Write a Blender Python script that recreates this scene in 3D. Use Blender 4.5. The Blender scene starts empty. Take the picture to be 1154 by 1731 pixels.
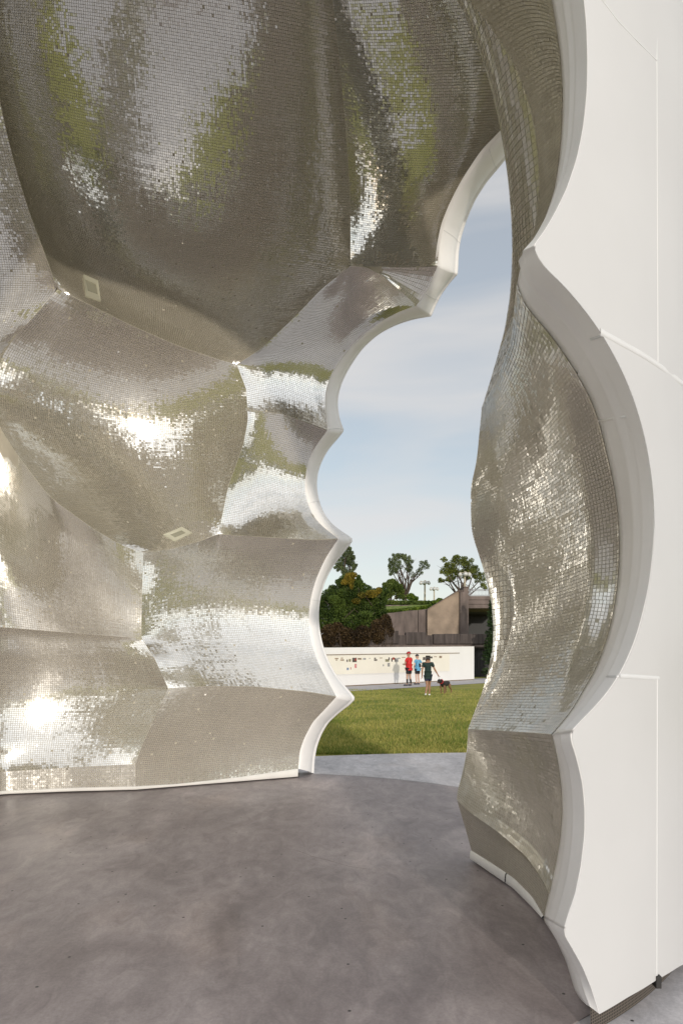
import bpy, bmesh, math, random
import numpy as np
from mathutils import Vector, Matrix

random.seed(7)
RNG = np.random.default_rng(11)
SC = bpy.context.scene
COL = SC.collection

# ------------------------------------------------------------------ camera, sky, sun, exposure
F_PX, CX, HOR, CAM_H = 1154.0, 577.0, 1110.0, 1.6
cam_data = bpy.data.cameras.new('camera')
cam_data.sensor_fit = 'HORIZONTAL'
cam_data.sensor_width = 36.0
cam_data.lens = 36.0
cam_data.shift_y = (HOR - 865.5) / 1154.0
cam_data.clip_start = 0.05
cam_data.clip_end = 3000.0
cam = bpy.data.objects.new('camera', cam_data)
COL.objects.link(cam)
cam.location = (0, 0, CAM_H)
cam.rotation_euler = (math.radians(90), 0, 0)
SC.camera = cam

SUN_EL = math.radians(9.0)
SUN_AZ = math.atan2(0.175, -0.985)          # compass angle from +Y towards +X
TO_SUN = Vector((math.sin(SUN_AZ) * math.cos(SUN_EL), math.cos(SUN_AZ) * math.cos(SUN_EL), math.sin(SUN_EL)))

world = bpy.data.worlds.new('World')
SC.world = world
world.use_nodes = True
wt = world.node_tree
wt.nodes.clear()
w_out = wt.nodes.new('ShaderNodeOutputWorld')
w_bg = wt.nodes.new('ShaderNodeBackground')
w_sky = wt.nodes.new('ShaderNodeTexSky')
w_sky.sky_type = 'NISHITA'
w_sky.sun_disc = False
w_sky.sun_elevation = SUN_EL
w_sky.sun_rotation = SUN_AZ
w_sky.air_density = 1.0
w_sky.dust_density = 0.3
w_sky.ozone_density = 1.2
w_bg.inputs['Strength'].default_value = 0.15
# thin streaky cloud over the whole sky: the sky's own brightness, greyed and lifted
w_tc = wt.nodes.new('ShaderNodeTexCoord')
w_map = wt.nodes.new('ShaderNodeMapping')
w_map.inputs['Scale'].default_value = (1.6, 1.6, 7.0)
w_map.inputs['Rotation'].default_value = (0.10, -0.06, 0.4)
w_n = wt.nodes.new('ShaderNodeTexNoise')
w_n.inputs['Scale'].default_value = 1.7
w_n.inputs['Detail'].default_value = 4.0
w_n.inputs['Roughness'].default_value = 0.45
w_n.inputs['Distortion'].default_value = 0.5
w_rmp = wt.nodes.new('ShaderNodeMapRange')
w_rmp.inputs['From Min'].default_value = 0.34
w_rmp.inputs['From Max'].default_value = 0.66
w_rmp.inputs['To Min'].default_value = 0.52
w_rmp.inputs['To Max'].default_value = 0.98
w_bw = wt.nodes.new('ShaderNodeRGBToBW')
w_pow = wt.nodes.new('ShaderNodeMath')
w_pow.operation = 'POWER'
w_pow.inputs[1].default_value = 0.15
w_mul = wt.nodes.new('ShaderNodeVectorMath')
w_mul.operation = 'MULTIPLY'
# thin cloud scatters forward: brighter towards the sun, all round and smoothly
w_dot = wt.nodes.new('ShaderNodeVectorMath')
w_dot.operation = 'DOT_PRODUCT'
w_dot.inputs[1].default_value = tuple(TO_SUN)
w_fwd = wt.nodes.new('ShaderNodeMapRange')
w_fwd.interpolation_type = 'SMOOTHSTEP'
w_fwd.inputs['From Min'].default_value = -0.5
w_fwd.inputs['From Max'].default_value = 0.85
w_fwd.inputs['To Min'].default_value = 3.75
w_fwd.inputs['To Max'].default_value = 7.4
w_tint = wt.nodes.new('ShaderNodeVectorMath')
w_tint.operation = 'SCALE'
w_tint.inputs[0].default_value = (1.0, 1.0, 1.01)
wt.links.new(w_tc.outputs['Generated'], w_dot.inputs[0])
wt.links.new(w_dot.outputs['Value'], w_fwd.inputs['Value'])
wt.links.new(w_fwd.outputs['Result'], w_tint.inputs['Scale'])
wt.links.new(w_tint.outputs['Vector'], w_mul.inputs[1])
w_mix = wt.nodes.new('ShaderNodeMix')
w_mix.data_type = 'RGBA'
L = wt.links.new
L(w_tc.outputs['Generated'], w_map.inputs['Vector'])
L(w_map.outputs['Vector'], w_n.inputs['Vector'])
L(w_n.outputs['Fac'], w_rmp.inputs['Value'])
L(w_sky.outputs['Color'], w_bw.inputs['Color'])
L(w_bw.outputs['Val'], w_pow.inputs[0])
L(w_pow.outputs['Value'], w_mul.inputs[0])
L(w_rmp.outputs['Result'], w_mix.inputs['Factor'])
L(w_sky.outputs['Color'], w_mix.inputs['A'])
L(w_mul.outputs['Vector'], w_mix.inputs['B'])
L(w_mix.outputs['Result'], w_bg.inputs['Color'])
L(w_bg.outputs['Background'], w_out.inputs['Surface'])

sun_data = bpy.data.lights.new('sun', 'SUN')
sun_data.energy = 2.0
sun_data.angle = math.radians(1.5)
sun_data.color = (1.0, 0.92, 0.81)
sun = bpy.data.objects.new('sun', sun_data)
COL.objects.link(sun)
sun.rotation_euler = TO_SUN.to_track_quat('Z', 'Y').to_euler()
sun.location = (20, -60, 30)

SC.view_settings.view_transform = 'Standard'
SC.view_settings.look = 'None'
SC.view_settings.exposure = 0.1
SC.view_settings.gamma = 1.0
SC.view_settings.use_curve_mapping = False
SC.render.engine = 'CYCLES'
SC.cycles.max_bounces = 16
SC.cycles.glossy_bounces = 12
SC.cycles.caustics_reflective = True
SC.cycles.blur_glossy = 0.3
SC.cycles.sample_clamp_indirect = 4.0

# ------------------------------------------------------------------ materials
MATS = {}


def _nodes(name):
    m = bpy.data.materials.new(name)
    m.use_nodes = True
    t = m.node_tree
    p = t.nodes['Principled BSDF']
    MATS[name] = m
    return m, t, p


def mat(name, col, rough=0.6, metal=0.0, var=0.12, scale=6.0, bump=0.0, bscale=40.0, spec=0.5, stretch=(1, 1, 1)):
    """Plain procedural material: a base colour wandering a little with noise, optional fine relief."""
    m, t, p = _nodes(name)
    tc = t.nodes.new('ShaderNodeTexCoord')
    mp = t.nodes.new('ShaderNodeMapping')
    mp.inputs['Scale'].default_value = stretch
    n = t.nodes.new('ShaderNodeTexNoise')
    n.inputs['Scale'].default_value = scale
    n.inputs['Detail'].default_value = 6
    r = t.nodes.new('ShaderNodeValToRGB')
    r.color_ramp.elements[0].position = 0.3
    r.color_ramp.elements[1].position = 0.7
    c = np.array(col[:3])
    r.color_ramp.elements[0].color = (*np.clip(c * (1 - var), 0, 1), 1)
    r.color_ramp.elements[1].color = (*np.clip(c * (1 + var), 0, 1), 1)
    t.links.new(tc.outputs['Object'], mp.inputs['Vector'])
    t.links.new(mp.outputs['Vector'], n.inputs['Vector'])
    t.links.new(n.outputs['Fac'], r.inputs['Fac'])
    t.links.new(r.outputs['Color'], p.inputs['Base Color'])
    p.inputs['Roughness'].default_value = rough
    p.inputs['Metallic'].default_value = metal
    p.inputs['Specular IOR Level'].default_value = spec
    if bump > 0:
        n2 = t.nodes.new('ShaderNodeTexNoise')
        n2.inputs['Scale'].default_value = bscale
        n2.inputs['Detail'].default_value = 5
        b = t.nodes.new('ShaderNodeBump')
        b.inputs['Strength'].default_value = bump
        b.inputs['Distance'].default_value = 0.02
        t.links.new(mp.outputs['Vector'], n2.inputs['Vector'])
        t.links.new(n2.outputs['Fac'], b.inputs['Height'])
        t.links.new(b.outputs['Normal'], p.inputs['Normal'])
    return m


def mat_tile():
    m, t, p = _nodes('mirror_tile')
    p.inputs['Metallic'].default_value = 1.0
    p.inputs['Base Color'].default_value = (0.93, 0.92, 0.89, 1)
    p.inputs['Roughness'].default_value = 0.15
    d = t.nodes.new('ShaderNodeBsdfDiffuse')
    d.inputs['Color'].default_value = (0.56, 0.51, 0.40, 1)
    mx = t.nodes.new('ShaderNodeMixShader')
    at = t.nodes.new('ShaderNodeAttribute')
    at.attribute_name = 'dust_fill'
    t.links.new(at.outputs['Fac'], mx.inputs['Fac'])
    t.links.new(p.outputs['BSDF'], mx.inputs[1])
    t.links.new(d.outputs['BSDF'], mx.inputs[2])
    t.links.new(mx.outputs['Shader'], t.nodes['Material Output'].inputs['Surface'])
    return m


def mat_concrete(name, dark, light, rough=0.5, scale=0.55, pits=True):
    """Power-trowelled concrete: long cloudy smears at several sizes, pale scuffs, a few pinholes."""
    m, t, p = _nodes(name)
    lk = t.links.new
    tc = t.nodes.new('ShaderNodeTexCoord')
    mp = t.nodes.new('ShaderNodeMapping')
    mp.inputs['Rotation'].default_value = (0, 0, 0.55)
    mp.inputs['Scale'].default_value = (1.5, 0.75, 1)
    lk(tc.outputs['Object'], mp.inputs['Vector'])
    a = t.nodes.new('ShaderNodeTexNoise')
    a.inputs['Scale'].default_value = scale * 1.6
    a.inputs['Detail'].default_value = 9
    a.inputs['Roughness'].default_value = 0.62
    a.inputs['Distortion'].default_value = 0.8
    lk(mp.outputs['Vector'], a.inputs['Vector'])
    r = t.nodes.new('ShaderNodeValToRGB')
    r.color_ramp.elements[0].position = 0.30
    r.color_ramp.elements[1].position = 0.72
    r.color_ramp.elements[0].color = (*dark, 1)
    r.color_ramp.elements[1].color = (*light, 1)
    lk(a.outputs['Fac'], r.inputs['Fac'])
    # fine scuffs
    b = t.nodes.new('ShaderNodeTexNoise')
    b.inputs['Scale'].default_value = 5.0
    b.inputs['Detail'].default_value = 8
    b.inputs['Roughness'].default_value = 0.7
    b.inputs['Distortion'].default_value = 1.2
    lk(mp.outputs['Vector'], b.inputs['Vector'])
    br = t.nodes.new('ShaderNodeMapRange')
    br.inputs['From Min'].default_value = 0.35
    br.inputs['From Max'].default_value = 0.7
    br.inputs['To Min'].default_value = 0.84
    br.inputs['To Max'].default_value = 1.2
    lk(b.outputs['Fac'], br.inputs['Value'])
    mu = t.nodes.new('ShaderNodeVectorMath')
    mu.operation = 'SCALE'
    lk(r.outputs['Color'], mu.inputs[0])
    lk(br.outputs['Result'], mu.inputs['Scale'])
    last = mu.outputs['Vector']
    # grit and pale drag marks
    g = t.nodes.new('ShaderNodeTexNoise')
    g.inputs['Scale'].default_value = 55.0
    g.inputs['Detail'].default_value = 4
    g.inputs['Roughness'].default_value = 0.8
    lk(tc.outputs['Object'], g.inputs['Vector'])
    gr = t.nodes.new('ShaderNodeMapRange')
    gr.inputs['From Min'].default_value = 0.3
    gr.inputs['From Max'].default_value = 0.7
    gr.inputs['To Min'].default_value = 0.86
    gr.inputs['To Max'].default_value = 1.14
    lk(g.outputs['Fac'], gr.inputs['Value'])
    mg = t.nodes.new('ShaderNodeVectorMath')
    mg.operation = 'SCALE'
    lk(last, mg.inputs[0])
    lk(gr.outputs['Result'], mg.inputs['Scale'])
    mp3 = t.nodes.new('ShaderNodeMapping')
    mp3.inputs['Rotation'].default_value = (0, 0, 0.45)
    mp3.inputs['Scale'].default_value = (1.6, 1.0, 1)
    lk(tc.outputs['Object'], mp3.inputs['Vector'])
    dm = t.nodes.new('ShaderNodeTexNoise')
    dm.inputs['Scale'].default_value = 1.3
    dm.inputs['Detail'].default_value = 9
    dm.inputs['Roughness'].default_value = 0.72
    lk(mp3.outputs['Vector'], dm.inputs['Vector'])
    dr = t.nodes.new('ShaderNodeMapRange')
    dr.inputs['From Min'].default_value = 0.3
    dr.inputs['From Max'].default_value = 0.75
    dr.inputs['To Min'].default_value = 0.84
    dr.inputs['To Max'].default_value = 1.24
    lk(dm.outputs['Fac'], dr.inputs['Value'])
    mh = t.nodes.new('ShaderNodeVectorMath')
    mh.operation = 'SCALE'
    lk(mg.outputs['Vector'], mh.inputs[0])
    lk(dr.outputs['Result'], mh.inputs['Scale'])
    last = mh.outputs['Vector']
    # warm rusty smears
    w = t.nodes.new('ShaderNodeTexNoise')
    w.inputs['Scale'].default_value = 0.9
    w.inputs['Detail'].default_value = 5
    lk(mp.outputs['Vector'], w.inputs['Vector'])
    wr = t.nodes.new('ShaderNodeMapRange')
    wr.inputs['From Min'].default_value = 0.55
    wr.inputs['From Max'].default_value = 0.75
    wr.inputs['To Max'].default_value = 0.5
    lk(w.outputs['Fac'], wr.inputs['Value'])
    mw = t.nodes.new('ShaderNodeMix')
    mw.data_type = 'RGBA'
    mw.blend_type = 'MULTIPLY'
    mw.inputs['B'].default_value = (1.0, 0.89, 0.77, 1)
    lk(wr.outputs['Result'], mw.inputs['Factor'])
    lk(last, mw.inputs['A'])
    last = mw.outputs['Result']
    if pits:
        v = t.nodes.new('ShaderNodeTexVoronoi')
        v.voronoi_dimensions = '2D'
        v.inputs['Scale'].default_value = 4.0
        lk(tc.outputs['Object'], v.inputs['Vector'])
        vr = t.nodes.new('ShaderNodeMapRange')
        vr.inputs['From Min'].default_value = 0.022
        vr.inputs['From Max'].default_value = 0.04
        lk(v.outputs['Distance'], vr.inputs['Value'])
        wn = t.nodes.new('ShaderNodeMath')
        wn.operation = 'MAXIMUM'
        rs = t.nodes.new('ShaderNodeSeparateColor')
        lk(v.outputs['Color'], rs.inputs['Color'])
        rg = t.nodes.new('ShaderNodeMath')
        rg.operation = 'GREATER_THAN'
        rg.inputs[1].default_value = 0.22
        lk(rs.outputs['Red'], rg.inputs[0])
        lk(vr.outputs['Result'], wn.inputs[0])
        lk(rg.outputs['Value'], wn.inputs[1])
        pm = t.nodes.new('ShaderNodeMix')
        pm.data_type = 'RGBA'
        pm.inputs['A'].default_value = (0.03, 0.027, 0.025, 1)
        lk(wn.outputs['Value'], pm.inputs['Factor'])
        lk(last, pm.inputs['B'])
        last = pm.outputs['Result']
    lk(last, p.inputs['Base Color'])
    rr = t.nodes.new('ShaderNodeMapRange')
    rr.inputs['To Min'].default_value = rough - 0.12
    rr.inputs['To Max'].default_value = rough + 0.15
    lk(a.outputs['Fac'], rr.inputs['Value'])
    lk(rr.outputs['Result'], p.inputs['Roughness'])
    bp = t.nodes.new('ShaderNodeBump')
    bp.inputs['Strength'].default_value = 0.12
    bp.inputs['Distance'].default_value = 0.01
    lk(b.outputs['Fac'], bp.inputs['Height'])
    lk(bp.outputs['Normal'], p.inputs['Normal'])
    return m


def mat_lawn():
    m, t, p = _nodes('lawn_turf')
    lk = t.links.new
    tc = t.nodes.new('ShaderNodeTexCoord')
    mp = t.nodes.new('ShaderNodeMapping')
    mp.inputs['Scale'].default_value = (0.35, 0.9, 1)
    mp.inputs['Rotation'].default_value = (0, 0, 0.05)
    lk(tc.outputs['Object'], mp.inputs['Vector'])
    a = t.nodes.new('ShaderNodeTexNoise')
    a.inputs['Scale'].default_value = 0.9
    a.inputs['Detail'].default_value = 10
    a.inputs['Roughness'].default_value = 0.68
    lk(mp.outputs['Vector'], a.inputs['Vector'])
    r = t.nodes.new('ShaderNodeValToRGB')
    e = r.color_ramp.elements
    e[0].position, e[0].color = 0.34, (0.15, 0.20, 0.045, 1)
    e[1].position, e[1].color = 0.70, (0.46, 0.40, 0.12, 1)
    k = r.color_ramp.elements.new(0.50)
    k.color = (0.28, 0.27, 0.07, 1)
    lk(a.outputs['Fac'], r.inputs['Fac'])
    lk(r.outputs['Color'], p.inputs['Base Color'])
    p.inputs['Roughness'].default_value = 0.9
    p.inputs['Specular IOR Level'].default_value = 0.15
    b = t.nodes.new('ShaderNodeTexNoise')
    b.inputs['Scale'].default_value = 22
    b.inputs['Detail'].default_value = 6
    lk(tc.outputs['Object'], b.inputs['Vector'])
    bp = t.nodes.new('ShaderNodeBump')
    bp.inputs['Strength'].default_value = 0.9
    bp.inputs['Distance'].default_value = 0.06
    lk(b.outputs['Fac'], bp.inputs['Height'])
    lk(bp.outputs['Normal'], p.inputs['Normal'])
    return m


def mat_leaf(name, c1, c2, scale=0.7):
    m, t, p = _nodes(name)
    lk = t.links.new
    at = t.nodes.new('ShaderNodeAttribute')
    at.attribute_name = 'rnd'
    r = t.nodes.new('ShaderNodeValToRGB')
    r.color_ramp.elements[0].color = (*c1, 1)
    r.color_ramp.elements[1].color = (*c2, 1)
    tc = t.nodes.new('ShaderNodeTexCoord')
    n = t.nodes.new('ShaderNodeTexNoise')
    n.inputs['Scale'].default_value = scale
    n.inputs['Detail'].default_value = 3
    lk(tc.outputs['Object'], n.inputs['Vector'])
    ad = t.nodes.new('ShaderNodeMath')
    ad.operation = 'MULTIPLY_ADD'
    ad.inputs[1].default_value = 0.5
    ad.inputs[2].default_value = -0.25
    ad2 = t.nodes.new('ShaderNodeMath')
    ad2.operation = 'ADD'
    lk(at.outputs['Fac'], ad.inputs[0])
    lk(ad.outputs['Value'], ad2.inputs[0])
    lk(n.outputs['Fac'], ad2.inputs[1])
    mr = t.nodes.new('ShaderNodeMapRange')
    mr.inputs['From Min'].default_value = 0.3
    mr.inputs['From Max'].default_value = 0.75
    lk(ad2.outputs['Value'], mr.inputs['Value'])
    lk(mr.outputs['Result'], r.inputs['Fac'])
    lk(r.outputs['Color'], p.inputs['Base Color'])
    p.inputs['Roughness'].default_value = 0.6
    p.inputs['Specular IOR Level'].default_value = 0.25
    tr = t.nodes.new('ShaderNodeBsdfTranslucent')
    lk(r.outputs['Color'], tr.inputs['Color'])
    mx = t.nodes.new('ShaderNodeMixShader')
    mx.inputs['Fac'].default_value = 0.3
    lk(p.outputs['BSDF'], mx.inputs[1])
    lk(tr.outputs['BSDF'], mx.inputs[2])
    lk(mx.outputs['Shader'], t.nodes['Material Output'].inputs['Surface'])
    return m


def mat_grille():
    m, t, p = _nodes('perforated_steel')
    lk = t.links.new
    uv = t.nodes.new('ShaderNodeUVMap')
    v = t.nodes.new('ShaderNodeTexVoronoi')
    v.inputs['Randomness'].default_value = 0.0
    v.inputs['Scale'].default_value = 1.0
    lk(uv.outputs['UV'], v.inputs['Vector'])
    r = t.nodes.new('ShaderNodeValToRGB')
    r.color_ramp.elements[0].position = 0.30
    r.color_ramp.elements[0].color = (0.012, 0.010, 0.009, 1)
    r.color_ramp.elements[1].position = 0.36
    r.color_ramp.elements[1].color = (0.16, 0.135, 0.11, 1)
    lk(v.outputs['Distance'], r.inputs['Fac'])
    lk(r.outputs['Color'], p.inputs['Base Color'])
    p.inputs['Roughness'].default_value = 0.5
    p.inputs['Metallic'].default_value = 0.3
    return m


M_TILE = mat_tile()
M_GROUT = mat('grout', (0.47, 0.43, 0.345), 0.85, var=0.15, scale=3)
M_WHITE = mat('white_shell', (0.575, 0.567, 0.558), 0.42, var=0.035, scale=1.2, bump=0.02, bscale=3)
M_TRIM = mat('white_trim', (0.84, 0.82, 0.80), 0.45, var=0.04, scale=2.0, bump=0.03, bscale=6)
M_SEAM = mat('white_sealant', (0.66, 0.655, 0.645), 0.5, var=0.02)
M_LIP = mat('white_lip', (0.70, 0.68, 0.64), 0.5, var=0.06, scale=3)
M_GRILLE = mat_grille()
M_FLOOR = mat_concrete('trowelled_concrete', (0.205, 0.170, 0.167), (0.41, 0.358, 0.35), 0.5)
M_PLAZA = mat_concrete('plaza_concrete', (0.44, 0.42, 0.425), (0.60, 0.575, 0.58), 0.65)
M_LAWN = mat_lawn()
M_GRAVEL = mat('pale_gravel', (0.42, 0.40, 0.40), 0.9, var=0.15, scale=9, bump=0.3)
M_DARK = mat('dark_gap', (0.03, 0.028, 0.026), 0.8)


# ------------------------------------------------------------------ object helpers
def link(o, parent=None):
    COL.objects.link(o)
    if parent is not None:
        o.parent = parent
    return o


def tag(o, label=None, cat=None, group=None, kind=None):
    if label:
        o['label'] = label
    if cat:
        o['category'] = cat
    if group:
        o['group'] = group
    if kind:
        o['kind'] = kind
    return o


def empty(name, loc=(0, 0, 0), rz=0.0):
    o = bpy.data.objects.new(name, None)
    o.empty_display_size = 0.2
    o.location = loc
    o.rotation_euler = (0, 0, rz)
    return link(o)


def mesh_obj(name, verts, faces, material, parent=None, smooth=False, kind=None):
    me = bpy.data.meshes.new(name)
    me.from_pydata([tuple(map(float, v)) for v in verts], [], [tuple(int(i) for i in f) for f in faces])
    me.materials.append(material)
    if smooth:
        me.polygons.foreach_set('use_smooth', [True] * len(me.polygons))
    me.update()
    o = bpy.data.objects.new(name, me)
    if kind:
        o['kind'] = kind
    return link(o, parent)


def quads_mesh(name, V4, material, attr=None, attr_name='rnd'):
    """N separate quads from an (N,4,3) array, fast."""
    n = len(V4)
    me = bpy.data.meshes.new(name)
    me.vertices.add(4 * n)
    me.loops.add(4 * n)
    me.polygons.add(n)
    me.vertices.foreach_set('co', np.ascontiguousarray(V4, dtype=np.float32).ravel())
    me.loops.foreach_set('vertex_index', np.arange(4 * n, dtype=np.int32))
    me.polygons.foreach_set('loop_start', np.arange(0, 4 * n, 4, dtype=np.int32))
    me.polygons.foreach_set('loop_total', np.full(n, 4, dtype=np.int32))
    me.materials.append(material)
    if attr is not None:
        a = me.attributes.new(attr_name, 'FLOAT', 'FACE')
        a.data.foreach_set('value', np.ascontiguousarray(attr, dtype=np.float32))
    me.update(calc_edges=True)
    return me


def box(bm, x0, x1, y0, y1, z0, z1):
    vs = [bm.verts.new(p) for p in ((x0, y0, z0), (x1, y0, z0), (x1, y1, z0), (x0, y1, z0),
                                    (x0, y0, z1), (x1, y0, z1), (x1, y1, z1), (x0, y1, z1))]
    for f in ((0, 3, 2, 1), (4, 5, 6, 7), (0, 1, 5, 4), (1, 2, 6, 5), (2, 3, 7, 6), (3, 0, 4, 7)):
        bm.faces.new([vs[i] for i in f])
    return vs


def bm_obj(name, bm, material, parent=None, smooth=False, bevel=0.0, kind=None):
    me = bpy.data.meshes.new(name)
    bm.normal_update()
    bm.to_mesh(me)
    bm.free()
    me.materials.append(material)
    if smooth:
        me.polygons.foreach_set('use_smooth', [True] * len(me.polygons))
    o = bpy.data.objects.new(name, me)
    if kind:
        o['kind'] = kind
    link(o, parent)
    if bevel > 0:
        b = o.modifiers.new('bevel', 'BEVEL')
        b.width = bevel
        b.segments = 2
        b.limit_method = 'ANGLE'
    return o


def box_obj(name, x0, x1, y0, y1, z0, z1, material, parent=None, bevel=0.0, kind=None):
    bm = bmesh.new()
    box(bm, x0, x1, y0, y1, z0, z1)
    return bm_obj(name, bm, material, parent, bevel=bevel, kind=kind)


def tube(bm, pts, radii, n=8, cap=True):
    """Tapered tube along a polyline."""
    pts = [Vector(p) for p in pts]
    rings = []
    up = Vector((0.13, 0.21, 0.97))
    for i, p in enumerate(pts):
        d = (pts[min(i + 1, len(pts) - 1)] - pts[max(i - 1, 0)]).normalized()
        a = d.cross(up)
        if a.length < 1e-3:
            a = d.cross(Vector((1, 0, 0)))
        a.normalize()
        b = d.cross(a).normalized()
        rings.append([bm.verts.new(p + (a * math.cos(2 * math.pi * k / n) + b * math.sin(2 * math.pi * k / n)) * radii[i]) for k in range(n)])
    for r0, r1 in zip(rings, rings[1:]):
        for k in range(n):
            bm.faces.new((r0[k], r0[(k + 1) % n], r1[(k + 1) % n], r1[k]))
    if cap:
        bm.faces.new(rings[0][::-1])
        bm.faces.new(rings[-1])


def prism_obj(name, pts_xz, y0, y1, material, parent=None, bevel=0.0, kind=None):
    """Outline in the x-z plane given a real thickness y0..y1 (x and z already in metres)."""
    bm = bmesh.new()
    f = [bm.verts.new((x, y0, z)) for x, z in pts_xz]
    k = [bm.verts.new((x, y1, z)) for x, z in pts_xz]
    n = len(f)
    bm.faces.new(f)
    bm.faces.new(k[::-1])
    for i in range(n):
        j = (i + 1) % n
        bm.faces.new((f[j], f[i], k[i], k[j]))
    bmesh.ops.recalc_face_normals(bm, faces=bm.faces)
    return bm_obj(name, bm, material, parent, bevel=bevel, kind=kind)


def at(px, py, Y):
    return ((px - CX) / F_PX * Y, Y, CAM_H + (HOR - py) / F_PX * Y)


# ------------------------------------------------------------------ the pavilion's governing form
PC = np.array([-1.05, 5.83])         # plan centre
R0, ZC, HT = 2.70, 4.2, 5.4          # ridge radius, springing height, dome rise


def form(P, roff):
    """Level function of the dome grown by roff: 0 on it, >0 outside."""
    d2 = (P[..., 0] - PC[0]) ** 2 + (P[..., 1] - PC[1]) ** 2
    z = np.maximum(P[..., 2] - ZC, 0.0)
    return d2 / (R0 + roff) ** 2 + z ** 2 / (HT + roff) ** 2 - 1.0


def outward(P):
    n = np.stack([(P[..., 0] - PC[0]) / R0 ** 2, (P[..., 1] - PC[1]) / R0 ** 2, np.maximum(P[..., 2] - ZC, 0) / HT ** 2], -1)
    return n / np.maximum(np.linalg.norm(n, axis=-1, keepdims=True), 1e-9)


def hit(px, py, roff, near=False):
    d = np.array([(px - CX) / F_PX, 1.0, (HOR - py) / F_PX])
    o = np.array([0, 0, CAM_H])
    ys = np.linspace(1.2, 14, 900)
    f = form(o + ys[:, None] * d, roff)
    ins = np.where(f < 0)[0]
    if len(ins) == 0:
        y = ys[np.argmin(f)]
        return o + y * d
    if near:
        a, b = ys[max(ins[0] - 1, 0)], ys[ins[0]]
    else:
        a, b = ys[min(ins[-1] + 1, len(ys) - 1)], ys[ins[-1]]
    for _ in range(30):
        m = 0.5 * (a + b)
        if form(o + m * d, roff) < 0:
            b = m
        else:
            a = m
    return o + 0.5 * (a + b) * d


def polar(th, z, roff):
    """Point on the grown dome at plan angle th (degrees) and height z."""
    s = max(0.0, 1 - (max(z - ZC, 0) / (HT + roff)) ** 2)
    r = (R0 + roff) * math.sqrt(s)
    return np.array([PC[0] + r * math.cos(math.radians(th)), PC[1] + r * math.sin(math.radians(th)), z])


def resample(pts, n=200):
    pts = np.asarray(pts, float)
    s = np.concatenate([[0], np.cumsum(np.linalg.norm(np.diff(pts, axis=0), axis=1))])
    if s[-1] < 1e-9:
        return np.repeat(pts[:1], n, 0)
    t = np.linspace(0, s[-1], n)
    return np.stack([np.interp(t, s, pts[:, k]) for k in range(3)], 1)


def curve(pts, n=200, smooth=0.05):
    """Evenly spaced smooth curve through traced points (ends kept)."""
    c = resample(pts, n)
    sg = smooth * n
    if sg > 0.5:
        m = int(3 * sg)
        k = np.exp(-0.5 * (np.arange(-m, m + 1) / sg) ** 2)
        k /= k.sum()
        pre = 2 * c[0] - c[1:m + 1][::-1]
        post = 2 * c[-1] - c[-m - 1:-1][::-1]
        e = np.concatenate([pre, c, post])
        c2 = np.stack([np.convolve(e[:, j], k, 'valid') for j in range(3)], 1)
        c2[0], c2[-1] = c[0], c[-1]
        c = resample(c2, n)
    return c


def far(pts, n=200, smooth=0.05):
    return curve([hit(*p) for p in pts], n, smooth)


def near(pts, n=200, smooth=0.05):
    return curve([hit(*p, near=True) for p in pts], n, smooth)


def join(*cs):
    out = [cs[0]]
    for c in cs[1:]:
        out.append(c[1:])
    return resample(np.concatenate(out), 300)


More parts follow.
